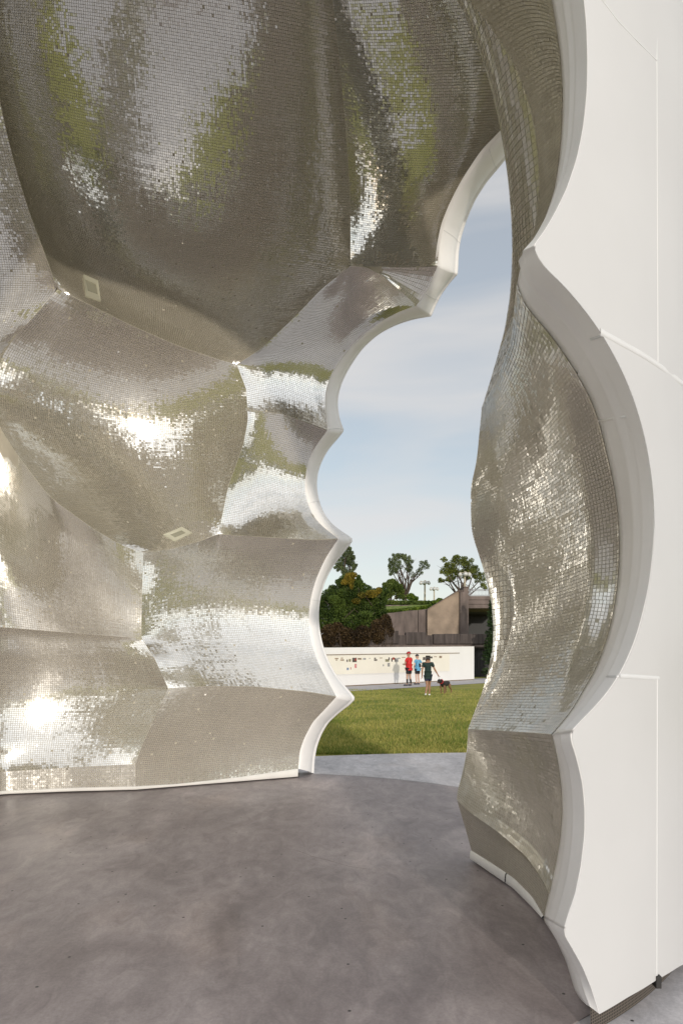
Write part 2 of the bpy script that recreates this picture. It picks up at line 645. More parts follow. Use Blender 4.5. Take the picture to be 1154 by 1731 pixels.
class Patch:
    """Coons patch between four edges, hollowed outwards into a pocket."""

    def __init__(s, left, right, bottom, top, bulge=0.3, mode='full', bw=1.0, sm=0.12, ref=None, skew=(0, 0)):
        s.skew = skew
        s.ref = None if ref is None else np.asarray(ref, float)
        s.c = [resample(x, 300) for x in (left, right, bottom, top)]
        s.bulge, s.mode, s.sm = bulge, mode, sm
        s.p00 = 0.5 * (s.c[0][0] + s.c[2][0])
        s.p10 = 0.5 * (s.c[1][0] + s.c[2][-1])
        s.p01 = 0.5 * (s.c[0][-1] + s.c[3][0])
        s.p11 = 0.5 * (s.c[1][-1] + s.c[3][-1])
        s.solve()

    @staticmethod
    def _s(c, t):
        x = np.clip(t, 0, 1) * (len(c) - 1)
        i = np.minimum(x.astype(int), len(c) - 2)
        f = (x - i)[..., None]
        return c[i] * (1 - f) + c[i + 1] * f

    def out(s, P):
        if s.ref is None:
            return outward(P)
        d = P - s.ref
        d[..., 2] = 0
        return d / np.linalg.norm(d, axis=-1, keepdims=True)

    def coons(s, c, u, v):
        U, V = u[..., None], v[..., None]
        return ((1 - U) * s._s(c[0], v) + U * s._s(c[1], v) + (1 - V) * s._s(c[2], u) + V * s._s(c[3], u)
                - ((1 - U) * (1 - V) * s.p00 + U * (1 - V) * s.p10 + (1 - U) * V * s.p01 + U * V * s.p11))

    def solve(s, N=72, it=160):
        """Harmonic net through the edges, then a soap-film bulge pressed outwards."""
        g = np.linspace(0, 1, N)
        u, v = np.meshgrid(g, g)
        P = s.coons(s.c, u, v)
        if s.mode != 'full':          # small wobbles of a traced edge fade out away from that edge
            sm = [curve(c, 300, s.sm) for c in s.c]
            Ps = s.coons(sm, u, v)
            d = np.minimum(np.minimum(u, 1 - u), np.minimum(v, 1 - v))
            w = np.clip(d / (0.22 if s.sm < .2 else .32), 0, 1)
            w = (w * w * (3 - 2 * w))[..., None]
            P = P * (1 - w) + Ps * w
        h = np.zeros((N, N))
        f = 1.0 / N ** 2
        ii, jj = np.meshgrid(np.arange(N), np.arange(N))
        red = ((ii + jj) % 2 == 0)[1:-1, 1:-1]
        w = 1.90
        for k in range(it):
            for m in (red, ~red):
                if s.mode == 'full':
                    A = 0.25 * (P[:-2, 1:-1] + P[2:, 1:-1] + P[1:-1, :-2] + P[1:-1, 2:]) - P[1:-1, 1:-1]
                    P[1:-1, 1:-1] += (w * m)[..., None] * A
                if s.bulge:
                    B = 0.25 * (h[:-2, 1:-1] + h[2:, 1:-1] + h[1:-1, :-2] + h[1:-1, 2:]) + f - h[1:-1, 1:-1]
                    h[1:-1, 1:-1] += w * m * B
                    if s.mode == 'band':
                        h[1:-1, -1] = h[1:-1, -2]
        if s.bulge:
            h *= (1 + s.skew[0] * (1 - 2 * u)) * (1 + s.skew[1] * (2 * v - 1))
            h /= h.max()
            P = P + (s.bulge * h)[..., None] * outward(P)
        s.N, s.net = N, P

    def __call__(s, u, v):
        u, v = np.broadcast_arrays(np.asarray(u, float), np.asarray(v, float))
        x, y = np.clip(u, 0, 1) * (s.N - 1), np.clip(v, 0, 1) * (s.N - 1)
        i, j = np.minimum(x.astype(int), s.N - 2), np.minimum(y.astype(int), s.N - 2)
        fx, fy = (x - i)[..., None], (y - j)[..., None]
        G = s.net
        return (G[j, i] * (1 - fx) + G[j, i + 1] * fx) * (1 - fy) + (G[j + 1, i] * (1 - fx) + G[j + 1, i + 1] * fx) * fy

    def frame(s, u, v, e=0.016):
        u0, u1 = np.clip(u - e, 0, 1), np.clip(u + e, 0, 1)
        v0, v1 = np.clip(v - e, 0, 1), np.clip(v + e, 0, 1)
        du = (s(u1, v) - s(u0, v)) / (u1 - u0)[..., None]
        dv = (s(u, v1) - s(u, v0)) / (v1 - v0)[..., None]
        n = np.cross(du, dv)
        n /= np.maximum(np.linalg.norm(n, axis=-1, keepdims=True), 1e-9)
        out = s.out(s(u, v))
        n = np.where((n * out).sum(-1, keepdims=True) > 0, -n, n)      # towards the inside
        return du, dv, n

    def grid(s, nu=40, nv=40, off=0.0):
        u, v = np.meshgrid(np.linspace(0, 1, nu), np.linspace(0, 1, nv))
        P = s(u, v)
        if off:
            P = P + off * s.out(P)
        F = [(j * nu + i, j * nu + i + 1, (j + 1) * nu + i + 1, (j + 1) * nu + i) for j in range(nv - 1) for i in range(nu - 1)]
        return P.reshape(-1, 3), F

    def locate(s, px, py):
        u, v = np.meshgrid(np.linspace(0.01, 0.99, 160), np.linspace(0.01, 0.99, 160))
        P = s(u, v)
        X = CX + P[..., 0] / P[..., 1] * F_PX
        Y = HOR - (P[..., 2] - CAM_H) / P[..., 1] * F_PX
        k = np.argmin((X - px) ** 2 + (Y - py) ** 2)
        return u.ravel()[k], v.ravel()[k]


TOTAL = [0]


def mosaic(patch, pitch=0.021, tilt=0.75, block=14, dust_fill=None):
    """Mirror tiles on a pocket: sheets of 14 rows that share one column count, every tile its own tilted quad."""
    tilt = math.radians(tilt)
    lens = [np.linalg.norm(np.diff(patch(np.full(60, uu), np.linspace(0, 1, 60)), axis=0), axis=1).sum() for uu in (0.1, 0.3, 0.5, 0.7, 0.9)]
    nrow = max(3, int(round(np.mean(lens) / pitch)))
    us, vs, dus, sh = [], [], [], []
    for b0 in range(0, nrow, block):
        rows = np.arange(b0, min(b0 + block, nrow))
        vm = (rows.mean() + 0.5) / nrow
        uu = np.linspace(0, 1, 160)
        P = patch(uu, np.full(160, vm))
        sl = np.concatenate([[0], np.cumsum(np.linalg.norm(np.diff(P, axis=0), axis=1))])
        ncol = max(2, int(round(sl[-1] / pitch)))
        edges = np.interp(np.linspace(0, sl[-1], ncol + 1), sl, uu)
        uc = 0.5 * (edges[1:] + edges[:-1])
        du = np.diff(edges)
        U, Vv = np.meshgrid(uc, (rows + 0.5) / nrow)
        D, _ = np.meshgrid(du, rows)
        us.append(U.ravel())
        vs.append(Vv.ravel())
        dus.append(D.ravel())
        # noise shared along a sheet, a row of a sheet and a column of a sheet
        ns = ncol // block + 1
        col_id = np.minimum(np.arange(ncol) // block, ns - 1)
        S = RNG.normal(0, 0.45, (ns, 2))[col_id][None].repeat(len(rows), 0)
        Rw = RNG.normal(0, 0.40, (len(rows), ns, 2))[:, col_id]
        Cw = RNG.normal(0, 0.40, (ncol, 2))[None].repeat(len(rows), 0)
        T = RNG.normal(0, 0.80, (len(rows), ncol, 2))
        wild = RNG.random((len(rows), ncol, 1)) < 0.012
        T = np.where(wild, T * 3.5, T)
        sh.append((S + Rw + Cw + T).reshape(-1, 2))
    u, v, du = np.concatenate(us), np.concatenate(vs), np.concatenate(dus)
    jit = np.concatenate(sh) * tilt
    Pu, Pv, n = patch.frame(u, v)
    C = patch(u, v)
    hu = np.linalg.norm(Pu, axis=1) * du * 0.5
    hv = np.linalg.norm(Pv, axis=1) / nrow * 0.5
    eu = Pu / np.maximum(np.linalg.norm(Pu, axis=1, keepdims=True), 1e-9)
    ev = Pv / np.maximum(np.linalg.norm(Pv, axis=1, keepdims=True), 1e-9)
    keep = (hu > 0.25 * pitch) & (hv > 0.25 * pitch) & (hu < 9 * pitch) & (hv < 9 * pitch)
    keep &= RNG.random(len(u)) > 0.002
    gap = 0.0017
    jt = RNG.normal(0, 0.0004, (len(u), 2))
    a = eu * (hu - gap)[:, None] + n * (np.tan(jit[:, :1]) * hu[:, None])
    b = ev * (hv - gap)[:, None] + n * (np.tan(jit[:, 1:]) * hv[:, None])
    C = C + n * 0.0022 + eu * jt[:, :1] + ev * jt[:, 1:]
    Q = np.stack([C - a - b, C + a - b, C + a + b, C - a + b], 1)[keep]
    # face the inside
    nn = np.cross(Q[:, 1] - Q[:, 0], Q[:, 2] - Q[:, 0])
    flip = (nn * n[keep]).sum(1) < 0
    Q[flip] = Q[flip][:, ::-1]
    dust_fill = np.clip(RNG.normal(DUST if dust_fill is None else dust_fill, 0.03, len(Q)), 0, 0.6)
    TOTAL[0] += len(Q)
    return Q, dust_fill


DUST = 0.33

# ------------------------------------------------------------------ ground
ABS = {}


def abs_parent(o, parent):
    """Parent o (built in world coordinates) under an empty without moving it."""
    o.parent = parent
    o.matrix_parent_inverse = Matrix.Translation(parent.location).inverted()
    return o


def disc(name, cx, cy, r, z, material, n=128, thick=0.0, kind='structure'):
    bm = bmesh.new()
    top = [bm.verts.new((cx + r * math.cos(2 * math.pi * k / n), cy + r * math.sin(2 * math.pi * k / n), z)) for k in range(n)]
    bm.faces.new(top)
    if thick:
        bot = [bm.verts.new((v.co.x, v.co.y, z - thick)) for v in top]
        for k in range(n):
            bm.faces.new((top[(k + 1) % n], top[k], bot[k], bot[(k + 1) % n]))
    return bm_obj(name, bm, material, kind=kind)


lawn = mesh_obj('lawn', [(-900, -900, -0.012), (900, -900, -0.012), (900, 900, -0.012), (-900, 900, -0.012)], [(0, 1, 2, 3)], M_LAWN, kind='structure')
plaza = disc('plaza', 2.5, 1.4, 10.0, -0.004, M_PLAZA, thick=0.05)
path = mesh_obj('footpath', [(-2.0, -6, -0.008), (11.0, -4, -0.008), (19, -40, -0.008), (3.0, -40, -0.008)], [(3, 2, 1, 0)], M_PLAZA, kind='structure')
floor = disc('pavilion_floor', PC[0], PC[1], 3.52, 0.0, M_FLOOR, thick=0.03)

# saw-cut joints in the paving, cut as thin dark inlays
def joint(name, p, q, w, z, material):
    d = Vector((q[0] - p[0], q[1] - p[1], 0)).normalized()
    s = Vector((-d.y, d.x, 0)) * w * 0.5
    v = [Vector((*p, z)) - s, Vector((*q, z)) - s, Vector((*q, z)) + s, Vector((*p, z)) + s]
    return mesh_obj(name, v, [(0, 1, 2, 3)], material, kind='structure')


M_JOINT = mat('paving_joint', (0.14, 0.13, 0.125), 0.9)
joint('paving_joint', (1.42, 2.93), (2.9, 2.80), 0.006, 0.004, M_JOINT)
joint('paving_joint', (1.80, 3.33), (3.6, 3.2), 0.006, 0.004, M_JOINT)
jn = []
for k in range(60):
    a0, a1 = math.radians(30 + k), math.radians(31 + k)
    for r_ in (3.512, 3.524):
        jn.append((PC[0] + r_ * math.cos(a0), PC[1] + r_ * math.sin(a0), 0.0035))
F = [(2 * k, 2 * k + 1, 2 * k + 3, 2 * k + 2) for k in range(59)]
mesh_obj('paving_joint', jn, F, M_JOINT, kind='structure')
crk = [(480, 1434), (505, 1440), (528, 1449), (556, 1456), (590, 1466), (640, 1473)]
crk = [np.array(at(x, y, CAM_H * F_PX / (y - HOR))) for x, y in crk]
cv = []
for i, p_ in enumerate(crk):
    w_ = .0022 if 0 < i < len(crk) - 1 else .0004
    cv += [(p_[0], p_[1] - w_, .0035), (p_[0], p_[1] + w_, .0035)]
mesh_obj('floor_crack', cv, [(2 * i, 2 * i + 2, 2 * i + 3, 2 * i + 1) for i in range(len(crk) - 1)], M_JOINT, kind='structure')

# ------------------------------------------------------------------ the mirrored pavilion
pav = empty('mirror_pavilion', (PC[0], PC[1], 0))
tag(pav, 'white walk-in pavilion lined with scalloped pockets of mirror tiles, standing on the concrete floor', 'pavilion')


def add(o, kind=None, label=None):
    abs_parent(o, pav)
    if kind:
        o['kind'] = kind
    if label:
        o['label'] = label
    return o


def make_pocket(patch, pitch=0.024, tilt=0.75, nu=40, nv=40, label=None, dust_fill=None):
    V, Fc = patch.grid(nu, nv, 0.004)
    o = mesh_obj('mirror_pocket', V, Fc, M_GROUT, smooth=True)
    add(o, label=label)
    Q, dust_fill = mosaic(patch, pitch, tilt, dust_fill=dust_fill)
    me = quads_mesh('mirror_tiles', Q, M_TILE, dust_fill, 'dust_fill')
    t = bpy.data.objects.new('mirror_tiles', me)
    t['kind'] = 'stuff'
    link(t, o)
    return o


# --- seams between pockets, traced and laid on the ridge form (px, py, how far outside the ridge form)
OFF = 0.50
h_ = (229, 1330, -0.03)
g_ = (284, 1164, -0.12)
f_ = (242, 934, 0.0)
e_ = (369, 903, 0.0)
d_ = (418, 692, 0.05)
b_ = (400, 616, 0.0)
a_ = (97, 489, 0.25)
c_ = (592, 449, 0.0)
fg = (239, 1079, .02)
o1, o2, o3, o4, o5, o6 = (739, 449, OFF), (704, 516, OFF), (553, 727, OFF), (571, 911, OFF), (568, 1178, OFF), (504, 1300, OFF)


def off(pts, r0, r1=None):
    n = len(pts)
    r1 = r0 if r1 is None else r1
    return [(p[0], p[1], r0 + (r1 - r0) * i / max(n - 1, 1)) for i, p in enumerate(pts)]


def vline(pts, p0, p1):
    """Traced picture points laid in the upright plane through two known points (a straight ridge in plan)."""
    a, b = np.asarray(p0), np.asarray(p1)
    n = np.array([b[1] - a[1], a[0] - b[0]])
    out_ = [a]
    for x, y in pts:
        d = np.array([(x - CX) / F_PX, 1.0, (HOR - y) / F_PX])
        t = n.dot(a[:2]) / n.dot(d[:2])
        out_.append(np.array([0, 0, CAM_H]) + t * d)
    return curve(out_ + [b], 200, .03)


s_hg = far([h_, (229, 1292, -.03), (237, 1268, -.05), (259, 1218, -.10), g_], smooth=0.03)
s_g_fg = far([g_, (262, 1115, -.09), (243, 1085, .01), fg], smooth=0.03)
s_fg_f = far([fg, (240, 1000, -.01), f_], smooth=0.03)
s_gf = join(s_g_fg, s_fg_f)
s_fe = far([f_, (290, 928, 0), (340, 914, 0), e_], smooth=0.03)
s_eo4 = vline([(450, 908), (530, 913)], hit(*e_), hit(*o4))
s_go5 = vline([(350, 1160), (430, 1161), (520, 1170)], hit(*g_), hit(*o5))
s_do3 = vline([(480, 700)], hit(*d_), hit(*o3))
s_ed = far([e_, (385, 824, .02), (411, 752, .03), (419, 710, .04), d_], smooth=0.03)
s_db = far([d_, (416, 658, .04), b_], smooth=0.03)
s_bc = far([b_, (440, 590, 0), (495, 538, 0), (545, 486, 0), c_], smooth=0.03)
s_co2 = far([c_, (618, 451, .08), (646, 465, .20), (672, 488, .33), o2], smooth=0.03)
s_co1 = far([c_, (640, 451, .16), (690, 451, .34), o1], smooth=0.03)
s_ab = far([a_, (150, 514, .06), (220, 549, .02), (300, 584, 0), (355, 603, 0), b_], smooth=0.03)
s_c_top = far([c_, (592, 330, 0), (583, 200, 0), (571, 80, 0), (558, -30, 0), (545, -150, 0), (530, -260, 0)])
s_a_top = far([a_, (76, 430, .12), (46, 350, .15), (20, 262, .18), (1, 180, .2), (-16, 80, .22), (-36, -60, .24), (-60, -230, .25)])
s_top_A = far([(-60, -230, .25), (150, -262, .05), (350, -275, 0), (530, -260, 0)])
s_la = far([(-12, 650, .90), (4, 601, .82), (24, 570, .68), (53, 540, .48), a_], smooth=0.03)
s_F_low = far([f_, (208, 924, -.04), (156, 893, -.08), (84, 841, .0), (32, 773, .26), (2, 727, .55), (-12, 690, .80), (-12, 650, .90)], smooth=0.03)
# far left, outside the frame
s_F_low_rev = s_F_low[::-1]
s_I_top = join(far([(-260, 735, .9), (-120, 700, .92), (-12, 650, .90)]), s_F_low_rev)
s_IJ = far([(-260, 1046, .86), (0, 1060, .80), (120, 1070, .42), fg])
s_K_low = far([(-260, 1330, .95), (0, 1335, .80), (120, 1334, .34), h_], smooth=0.02)
s_K_low[:, 2] = s_K_low[-1, 2]
s_JK = s_K_low + np.array([0, 0, 1])[None] * np.linspace(.17, .265, len(s_K_low))[:, None]
s_I_l = far([(-260, 1046, .86), (-260, 900, .95), (-260, 735, .9)])
s_J_l = curve([s_JK[0], hit(-260, 1180, 1.0), hit(-260, 1046, .86)])
s_L_l = far([(-260, 735, .9), (-275, 400, .85), (-290, 100, .75), (-300, -190, .6)])
s_L_bot = far([(-260, 735, .9), (-120, 700, .92), (-12, 650, .90)])
s_L_top = far([(-300, -190, .6), (-180, -215, .4), (-60, -230, .25)])
s_J_right = join(resample(np.concatenate([s_JK[-1:], s_hg[int(np.argmin(abs(s_hg[:, 2] - s_JK[-1, 2]))) + 2:]]), 200), s_g_fg)

# inner edge of the far opening's white surround, cusp to cusp, bottom to top
T_IN = [
    [(504, 1300), (506, 1270), (513, 1249), (527, 1222), (548, 1200), (568, 1179)],
    [(568, 1177), (552, 1152), (534, 1122), (522, 1088), (517, 1055), (517, 1030), (523, 997), (534, 967), (549, 939), (571, 912)],
    [(571, 910), (556, 899), (541, 887), (528, 873), (520, 859), (512, 836), (510, 812), (514, 784), (522, 763), (536, 745), (553, 728)],
    [(553, 726), (550, 709), (546, 684), (545, 656), (555, 622), (576, 589), (604, 560), (639, 536), (673, 522), (704, 516)],
    [(704, 516), (711, 501), (720, 487), (729, 468), (739, 450)],
    [(739, 448), (742, 415), (749, 380), (763, 346), (781, 311), (800, 281), (818, 255), (851, 222)],
]
T_OUT = [
    [(530, 1308), (531, 1285), (535, 1262), (543, 1240), (555, 1220), (575, 1202), (592, 1190), (599, 1182)],
    [(599, 1180), (595, 1173), (583, 1162), (568, 1145), (555, 1120), (545, 1094), (540, 1070), (537, 1045), (539, 1015), (545, 990), (556, 965), (570, 945), (585, 928), (595, 914)],
    [(595, 912), (589, 907), (575, 899), (558, 885), (545, 866), (537, 842), (534, 818), (537, 795), (545, 775), (556, 756), (571, 740), (580, 728)],
    [(580, 726), (576, 717), (571, 700), (569, 678), (575, 650), (590, 620), (612, 587), (640, 562), (672, 546), (702, 537), (729, 533)],
    [(729, 532), (735, 517), (745, 497), (759, 478), (773, 463)],
    [(773, 462), (774, 448), (774, 430), (778, 403), (788, 371), (801, 339), (822, 306), (845, 280), (862, 257)],
]


def scallop(seg, r):
    return far([(x, y, r) for x, y in seg], smooth=0.035)


inn = [scallop(s, OFF) for s in T_IN]
out = [scallop(s, OFF + 0.42) for s in T_OUT]
arch_up_in = curve([inn[5][-1], hit(872, 150, OFF), hit(868, 40, OFF - .1), hit(835, -80, OFF - .2), hit(780, -190, OFF - .3), hit(745, -255, .1)])
arch_up_out = curve([out[5][-1], hit(892, 170, OFF + .42), hit(890, 50, OFF + .3), hit(860, -70, OFF + .25), hit(800, -190, OFF + .2)])
s_top_B = far([(530, -260, 0), (640, -262, .03), (745, -255, .1)])

P_H = Patch(s_hg, inn[0], vline([(300, 1326), (400, 1315), (470, 1305)], hit(*h_), hit(*o6)), s_go5, 0.04, 'band', 0.8)
P_G = Patch(s_gf, inn[1], s_go5, join(s_fe, s_eo4), 0.17, 'band', 1.0)
P_E = Patch(s_ed, inn[2], s_eo4, s_do3, 0.17, 'band', 1.0)
P_C = Patch(join(s_db, s_bc), inn[3], s_do3, s_co2, 0.16, 'band', 0.9)
P_D = Patch(np.repeat(hit(*c_)[None], 200, 0), inn[4], s_co2, s_co1, 0.03, 'band', 1.0)
P_B = Patch(s_c_top, join(inn[5], arch_up_in), s_co1, s_top_B, 0.52, 'coons')
P_A = Patch(s_a_top, join(s_bc, s_c_top), s_ab, s_top_A, 1.25, 'full')
P_F = Patch(s_la if False else join(s_F_low, s_la), join(s_ed, s_db), s_fe, s_ab, 0.58, 'full', skew=(.35, .35))
P_L = Patch(s_L_l, join(s_la, s_a_top), s_L_bot, s_L_top, 0.75, 'full')
P_I = Patch(s_I_l, s_fg_f, s_IJ, s_I_top, 0.04, 'coons', sm=.05)
P_J = Patch(s_J_l, s_J_right, s_JK, s_IJ, 0.28, 'coons')
P_K = Patch(resample([s_K_low[0], s_JK[0]], 50), resample([s_K_low[-1], s_JK[-1]], 50), s_K_low, s_JK, 0.0, 'coons', sm=0.0)

# the near pier on the right: scalloped edge close to the camera, silhouette ridge further in
EDGE = [
    [(1013, 1715), (1008, 1699), (999, 1671), (985, 1637), (968, 1606), (955, 1584), (953, 1570)],
    [(953, 1570), (958, 1551), (972, 1511), (982, 1463), (988, 1410), (988, 1365), (984, 1323), (974, 1281), (964, 1250), (964, 1238)],
    [(964, 1238), (968, 1230), (980, 1220), (1006, 1194), (1027, 1170), (1047, 1140), (1061, 1112), (1077, 1072), (1093, 1007), (1101, 955), (1106, 891), (1105, 836), (1096, 769), (1083, 714), (1071, 675), (1052, 628), (1030, 587), (1014, 560), (995, 533), (971, 503), (944, 473), (922, 455), (906, 438), (901, 426), (901, 416)],
    [(901, 416), (909, 404), (919, 391), (937, 360), (957, 320), (975, 267), (986, 212), (992, 157), (993, 100), (991, 40), (987, 0), (979, -60), (966, -130)],
]
EDGE_B = [
    [(996, 1702), (987, 1678), (978, 1647), (961, 1613), (944, 1586), (936, 1569), (936, 1560)],
    [(936, 1560), (949, 1518), (958, 1480), (965, 1429), (968, 1381), (966, 1337), (961, 1299), (951, 1268), (946, 1250), (947, 1240)],
    [(947, 1240), (951, 1231), (978, 1207), (996, 1185), (1010, 1164), (1033, 1133), (1048, 1096), (1064, 1048), (1076, 1000), (1083, 956), (1086, 891), (1084, 843), (1077, 785), (1067, 734), (1058, 707), (1047, 672), (1028, 631), (1006, 590), (992, 563), (971, 533), (941, 501), (908, 473), (886, 450), (882, 436), (883, 424)],
    [(883, 424), (895, 410), (908, 397), (920, 378), (936, 346), (956, 291), (967, 236), (971, 177), (973, 118), (971, 59), (964, 0), (955, -60), (942, -130)],
]
EDGE_M = [
    [(919, 1550), (930, 1497), (938, 1467), (946, 1422), (950, 1378), (949, 1337), (944, 1296), (937, 1262), (932, 1242)],
    [(932, 1242), (965, 1204), (982, 1174), (1006, 1133), (1024, 1086), (1036, 1041), (1044, 990), (1047, 932), (1045, 871), (1038, 820), (1026, 768), (1014, 717), (1000, 677), (981, 642), (960, 607), (941, 580), (919, 552), (900, 531), (884, 514), (875, 496), (874, 478)],
    [(874, 478), (877, 455), (890, 425), (907, 398), (920, 370), (936, 323), (944, 275), (949, 220), (951, 157), (948, 102), (940, 43), (932, 0), (921, -60), (905, -130)],
]
RS = 0.98
e_face = [near([(x, y, RS) for x, y in s], smooth=0.02) for s in EDGE]


def rb(y):
    return np.interp(y, [-150, 450, 1240, 1560, 1702], [RS - .10, RS - .10, RS - .10, RS - .14, RS - .04])


def rm(y):
    return np.interp(y, [-150, 450, 850, 1240, 1400, 1535, 1555], [.70, .68, .58, .44, .33, .16, .14])


e_b = [near([(x, y, rb(y)) for x, y in s], smooth=0.02) for s in EDGE_B]
e_m = [near([(x, y, rm(y)) for x, y in s], smooth=0.02) for s in EDGE_M]

SIL = [(772, 1352, 5.10), (773, 1337, 5.10), (782, 1306, 5.16), (789, 1268, 5.2), (791, 1233, 5.2),
       (804, 1198, 5.25), (811, 1181, 5.28), (823, 1147, 5.32), (832, 1106, 5.36), (834, 1062, 5.38), (832, 1028, 5.38), (827, 997, 5.36), (816, 959, 5.32), (804, 922, 5.26), (796, 900, 5.22), (796, 871, 5.2), (795, 836, 5.2), (796, 813, 5.2), (804, 792, 5.2), (808, 757, 5.2), (810, 733, 5.2), (814, 690, 5.2),
       (829, 643, 5.15), (841, 601, 5.1), (854, 556, 5.06), (866, 483, 5.0), (871, 445, 4.97), (874, 393, 4.93), (872, 334, 4.9), (867, 283, 4.86), (861, 250, 4.84), (853, 220, 4.8), (842, 170, 4.75), (834, 138, 4.7), (818, 94, 4.65), (804, 55, 4.6), (790, 31, 4.56), (773, 0, 4.5), (735, -60, 4.42), (690, -120, 4.35)]
sil = [np.array(at(*p)) for p in SIL]
s_O = curve(sil[:5], smooth=0.02)
s_N = curve(sil[4:22], smooth=0.025)
s_M = curve(sil[21:], smooth=0.03)
seam_NO = curve([at(791, 1233, 5.2), at(840, 1236, 4.45), at(890, 1239, 3.8), e_m[0][-1]], smooth=0.02)
i_mn = 0
seam_MN = curve([at(814, 690, 5.2), at(842, 636, 4.3), at(864, 572, 3.6), e_m[1][-1]], smooth=0.03)
k_fold = np.array([at(772, 1352, 5.10), at(792, 1373, 4.95), at(842, 1408, 4.62), at(890, 1450, 4.24), at(914, 1484, 4.02), at(927, 1512, 3.92)])
fold = curve(k_fold, smooth=0.03)
# where the fold meets the near edge
jm = int(np.argmin(np.linalg.norm(e_m[0] - fold[-1], axis=1)))
e_m_O = resample(np.concatenate([fold[-1:], e_m[0][max(jm, 12) + 6:]]), 200)
e_m_P = resample(np.concatenate([e_m[0][:max(jm - 2, 3)], fold[-1:]]), 60)
lip_top = curve([at(797, 1439, 5.33), at(832, 1461, 4.98), at(869, 1486, 4.66), at(900, 1518, 4.32), e_m[0][0]], smooth=0.03)
P_O = Patch(s_O, e_m_O, fold, seam_NO, 0.06, 'coons', sm=.16, ref=(-3.0, 3.9, 0))
P_N = Patch(s_N, e_m[1], seam_NO, seam_MN, 0.10, 'coons', sm=.16, ref=(-3.0, 3.9, 0))
P_M = Patch(s_M, e_m[2], seam_MN, curve([s_M[-1], 0.5 * (s_M[-1] + e_m[2][-1]) + [0, 0, 0.12], e_m[2][-1]]), 0.10, 'coons', ref=(-3.0, 3.9, 0))
P_P = Patch(curve([at(797, 1439, 5.33), at(785, 1396, 5.22), at(772, 1352, 5.10)]), e_m_P, lip_top, fold, 0.0, 'coons', ref=(-3.0, 3.9, 0))

VIS = [(P_H, .024), (P_G, .024), (P_E, .024), (P_C, .024), (P_D, .024), (P_B, .024), (P_A, .024), (P_F, .024),
       (P_L, .024), (P_I, .024), (P_J, .024), (P_K, .024), (P_O, .0215), (P_N, .0215), (P_M, .0215), (P_P, .0215)]
for p_, pi_ in VIS:
    big = p_ in (P_A, P_B, P_L, P_F)
    make_pocket(p_, pi_, 1.4 if big or pi_ < .022 else .9, dust_fill=.58 if pi_ < .022 else .17 if p_ in (P_E, P_G, P_C) else .30)  # pier: extra matte colour stands in for its pale even reflections; bands get less

# pockets that only show as reflections: left wall, roof, back of the pier (coarser tiles)
LJT = 214
lj = [polar(LJT, z, .78) for z in (0.08, 1.0, 2.0, 3.2, 4.2)]
U_K = Patch(curve(lj[:3]), join(resample([s_K_low[0], s_JK[0]], 40), s_J_l), curve([lj[0], polar(190, .08, 1.1), s_K_low[0]]), curve([lj[2], polar(190, 2.0, 1.2), s_I_l[0]]), 0.3, 'full')
U_I = Patch(curve(lj[2:5]), s_I_l, curve([lj[2], polar(190, 2.0, 1.2), s_I_l[0]]), curve([lj[4], polar(190, 4.2, 1.2), s_L_l[0]]), 0.3, 'full')
lj_top = curve([lj[-1], polar(219, 5.0, .72), polar(226, 5.7, .66)], smooth=0.02)
U_L = Patch(lj_top, s_L_l, curve([lj[4], polar(190, 4.2, 1.2), s_L_l[0]]), curve([lj_top[-1], polar(205, 6.8, .6), s_L_l[-1]]), 0.3, 'full')
ARCH = [(234, 6.5), (247, 7.1), (262, 7.35), (276, 7.05), (286, 6.45), (292, 5.8)]
arch_in = curve([lj_top[-1]] + [polar(t, z, .66) for t, z in ARCH] + [e_m[2][-1]], smooth=0.04)
roof_mid = curve([s_top_A[-1], 0.5 * (s_top_A[-1] + s_M[-1]) + [0, 0, .25], s_M[-1]])
U_R = Patch(curve([lj_top[-1], polar(205, 6.8, .6), s_L_l[-1]]), join(curve([arch_in[-1], 0.5 * (s_M[-1] + e_m[2][-1]) + [0, 0, 0.12], s_M[-1]]), roof_mid[::-1]), arch_in, join(s_L_top, s_top_A), 0.35, 'full')
U_R2 = Patch(roof_mid, curve([s_top_B[-1], at(735, -140, 5.4), s_M[-1]])[::1], s_top_A[-2:], roof_mid[-2:], 0.1, 'full')
fj = [polar(-33, z, .70) for z in (0.08, 1.5, 3.0, 4.4, 5.4, 6.2)]
back_top = curve([s_M[-1], polar(315, 6.4, .6), fj[-1]])
U_B = Patch(join(curve([at(797, 1439, 5.33), at(785, 1396, 5.22), at(772, 1352, 5.10)]), s_O, s_N, s_M), curve(fj), curve([at(797, 1439, 5.33), polar(-20, .08, .45), fj[0]]), back_top, 0.15, 'full')
for p_ in (U_K, U_I, U_L, U_R, U_B):
    make_pocket(p_, .04, nu=24, nv=24)

# --- pale grout beads along the ridges
def ridge(c, r=0.003, m=None):
    c = resample(c, 60)
    bm = bmesh.new()
    tube(bm, c, [r] * len(c), 5)
    return add(bm_obj('ridge_bead', bm, m or M_GROUT, smooth=True))


for c_s in (s_hg, s_gf, s_fe, s_eo4, s_go5, s_do3, s_ed, s_db, s_bc, s_co2, s_co1, s_ab, s_c_top, s_a_top, s_la, s_F_low, s_IJ, s_JK, seam_NO, seam_MN):
    ridge(c_s)


# --- lofted strips
def strip(rows, name, material, smooth=True, closed=False):
    """rows: list of point lists of equal length (cross-sections along the strip)."""
    n, m = len(rows), len(rows[0])
    V = [p for r in rows for p in r]
    Fc = [(i * m + j, i * m + j + 1, (i + 1) * m + j + 1, (i + 1) * m + j) for i in range(n - 1) for j in range(m - 1)]
    return mesh_obj(name, V, Fc, material, smooth=smooth)


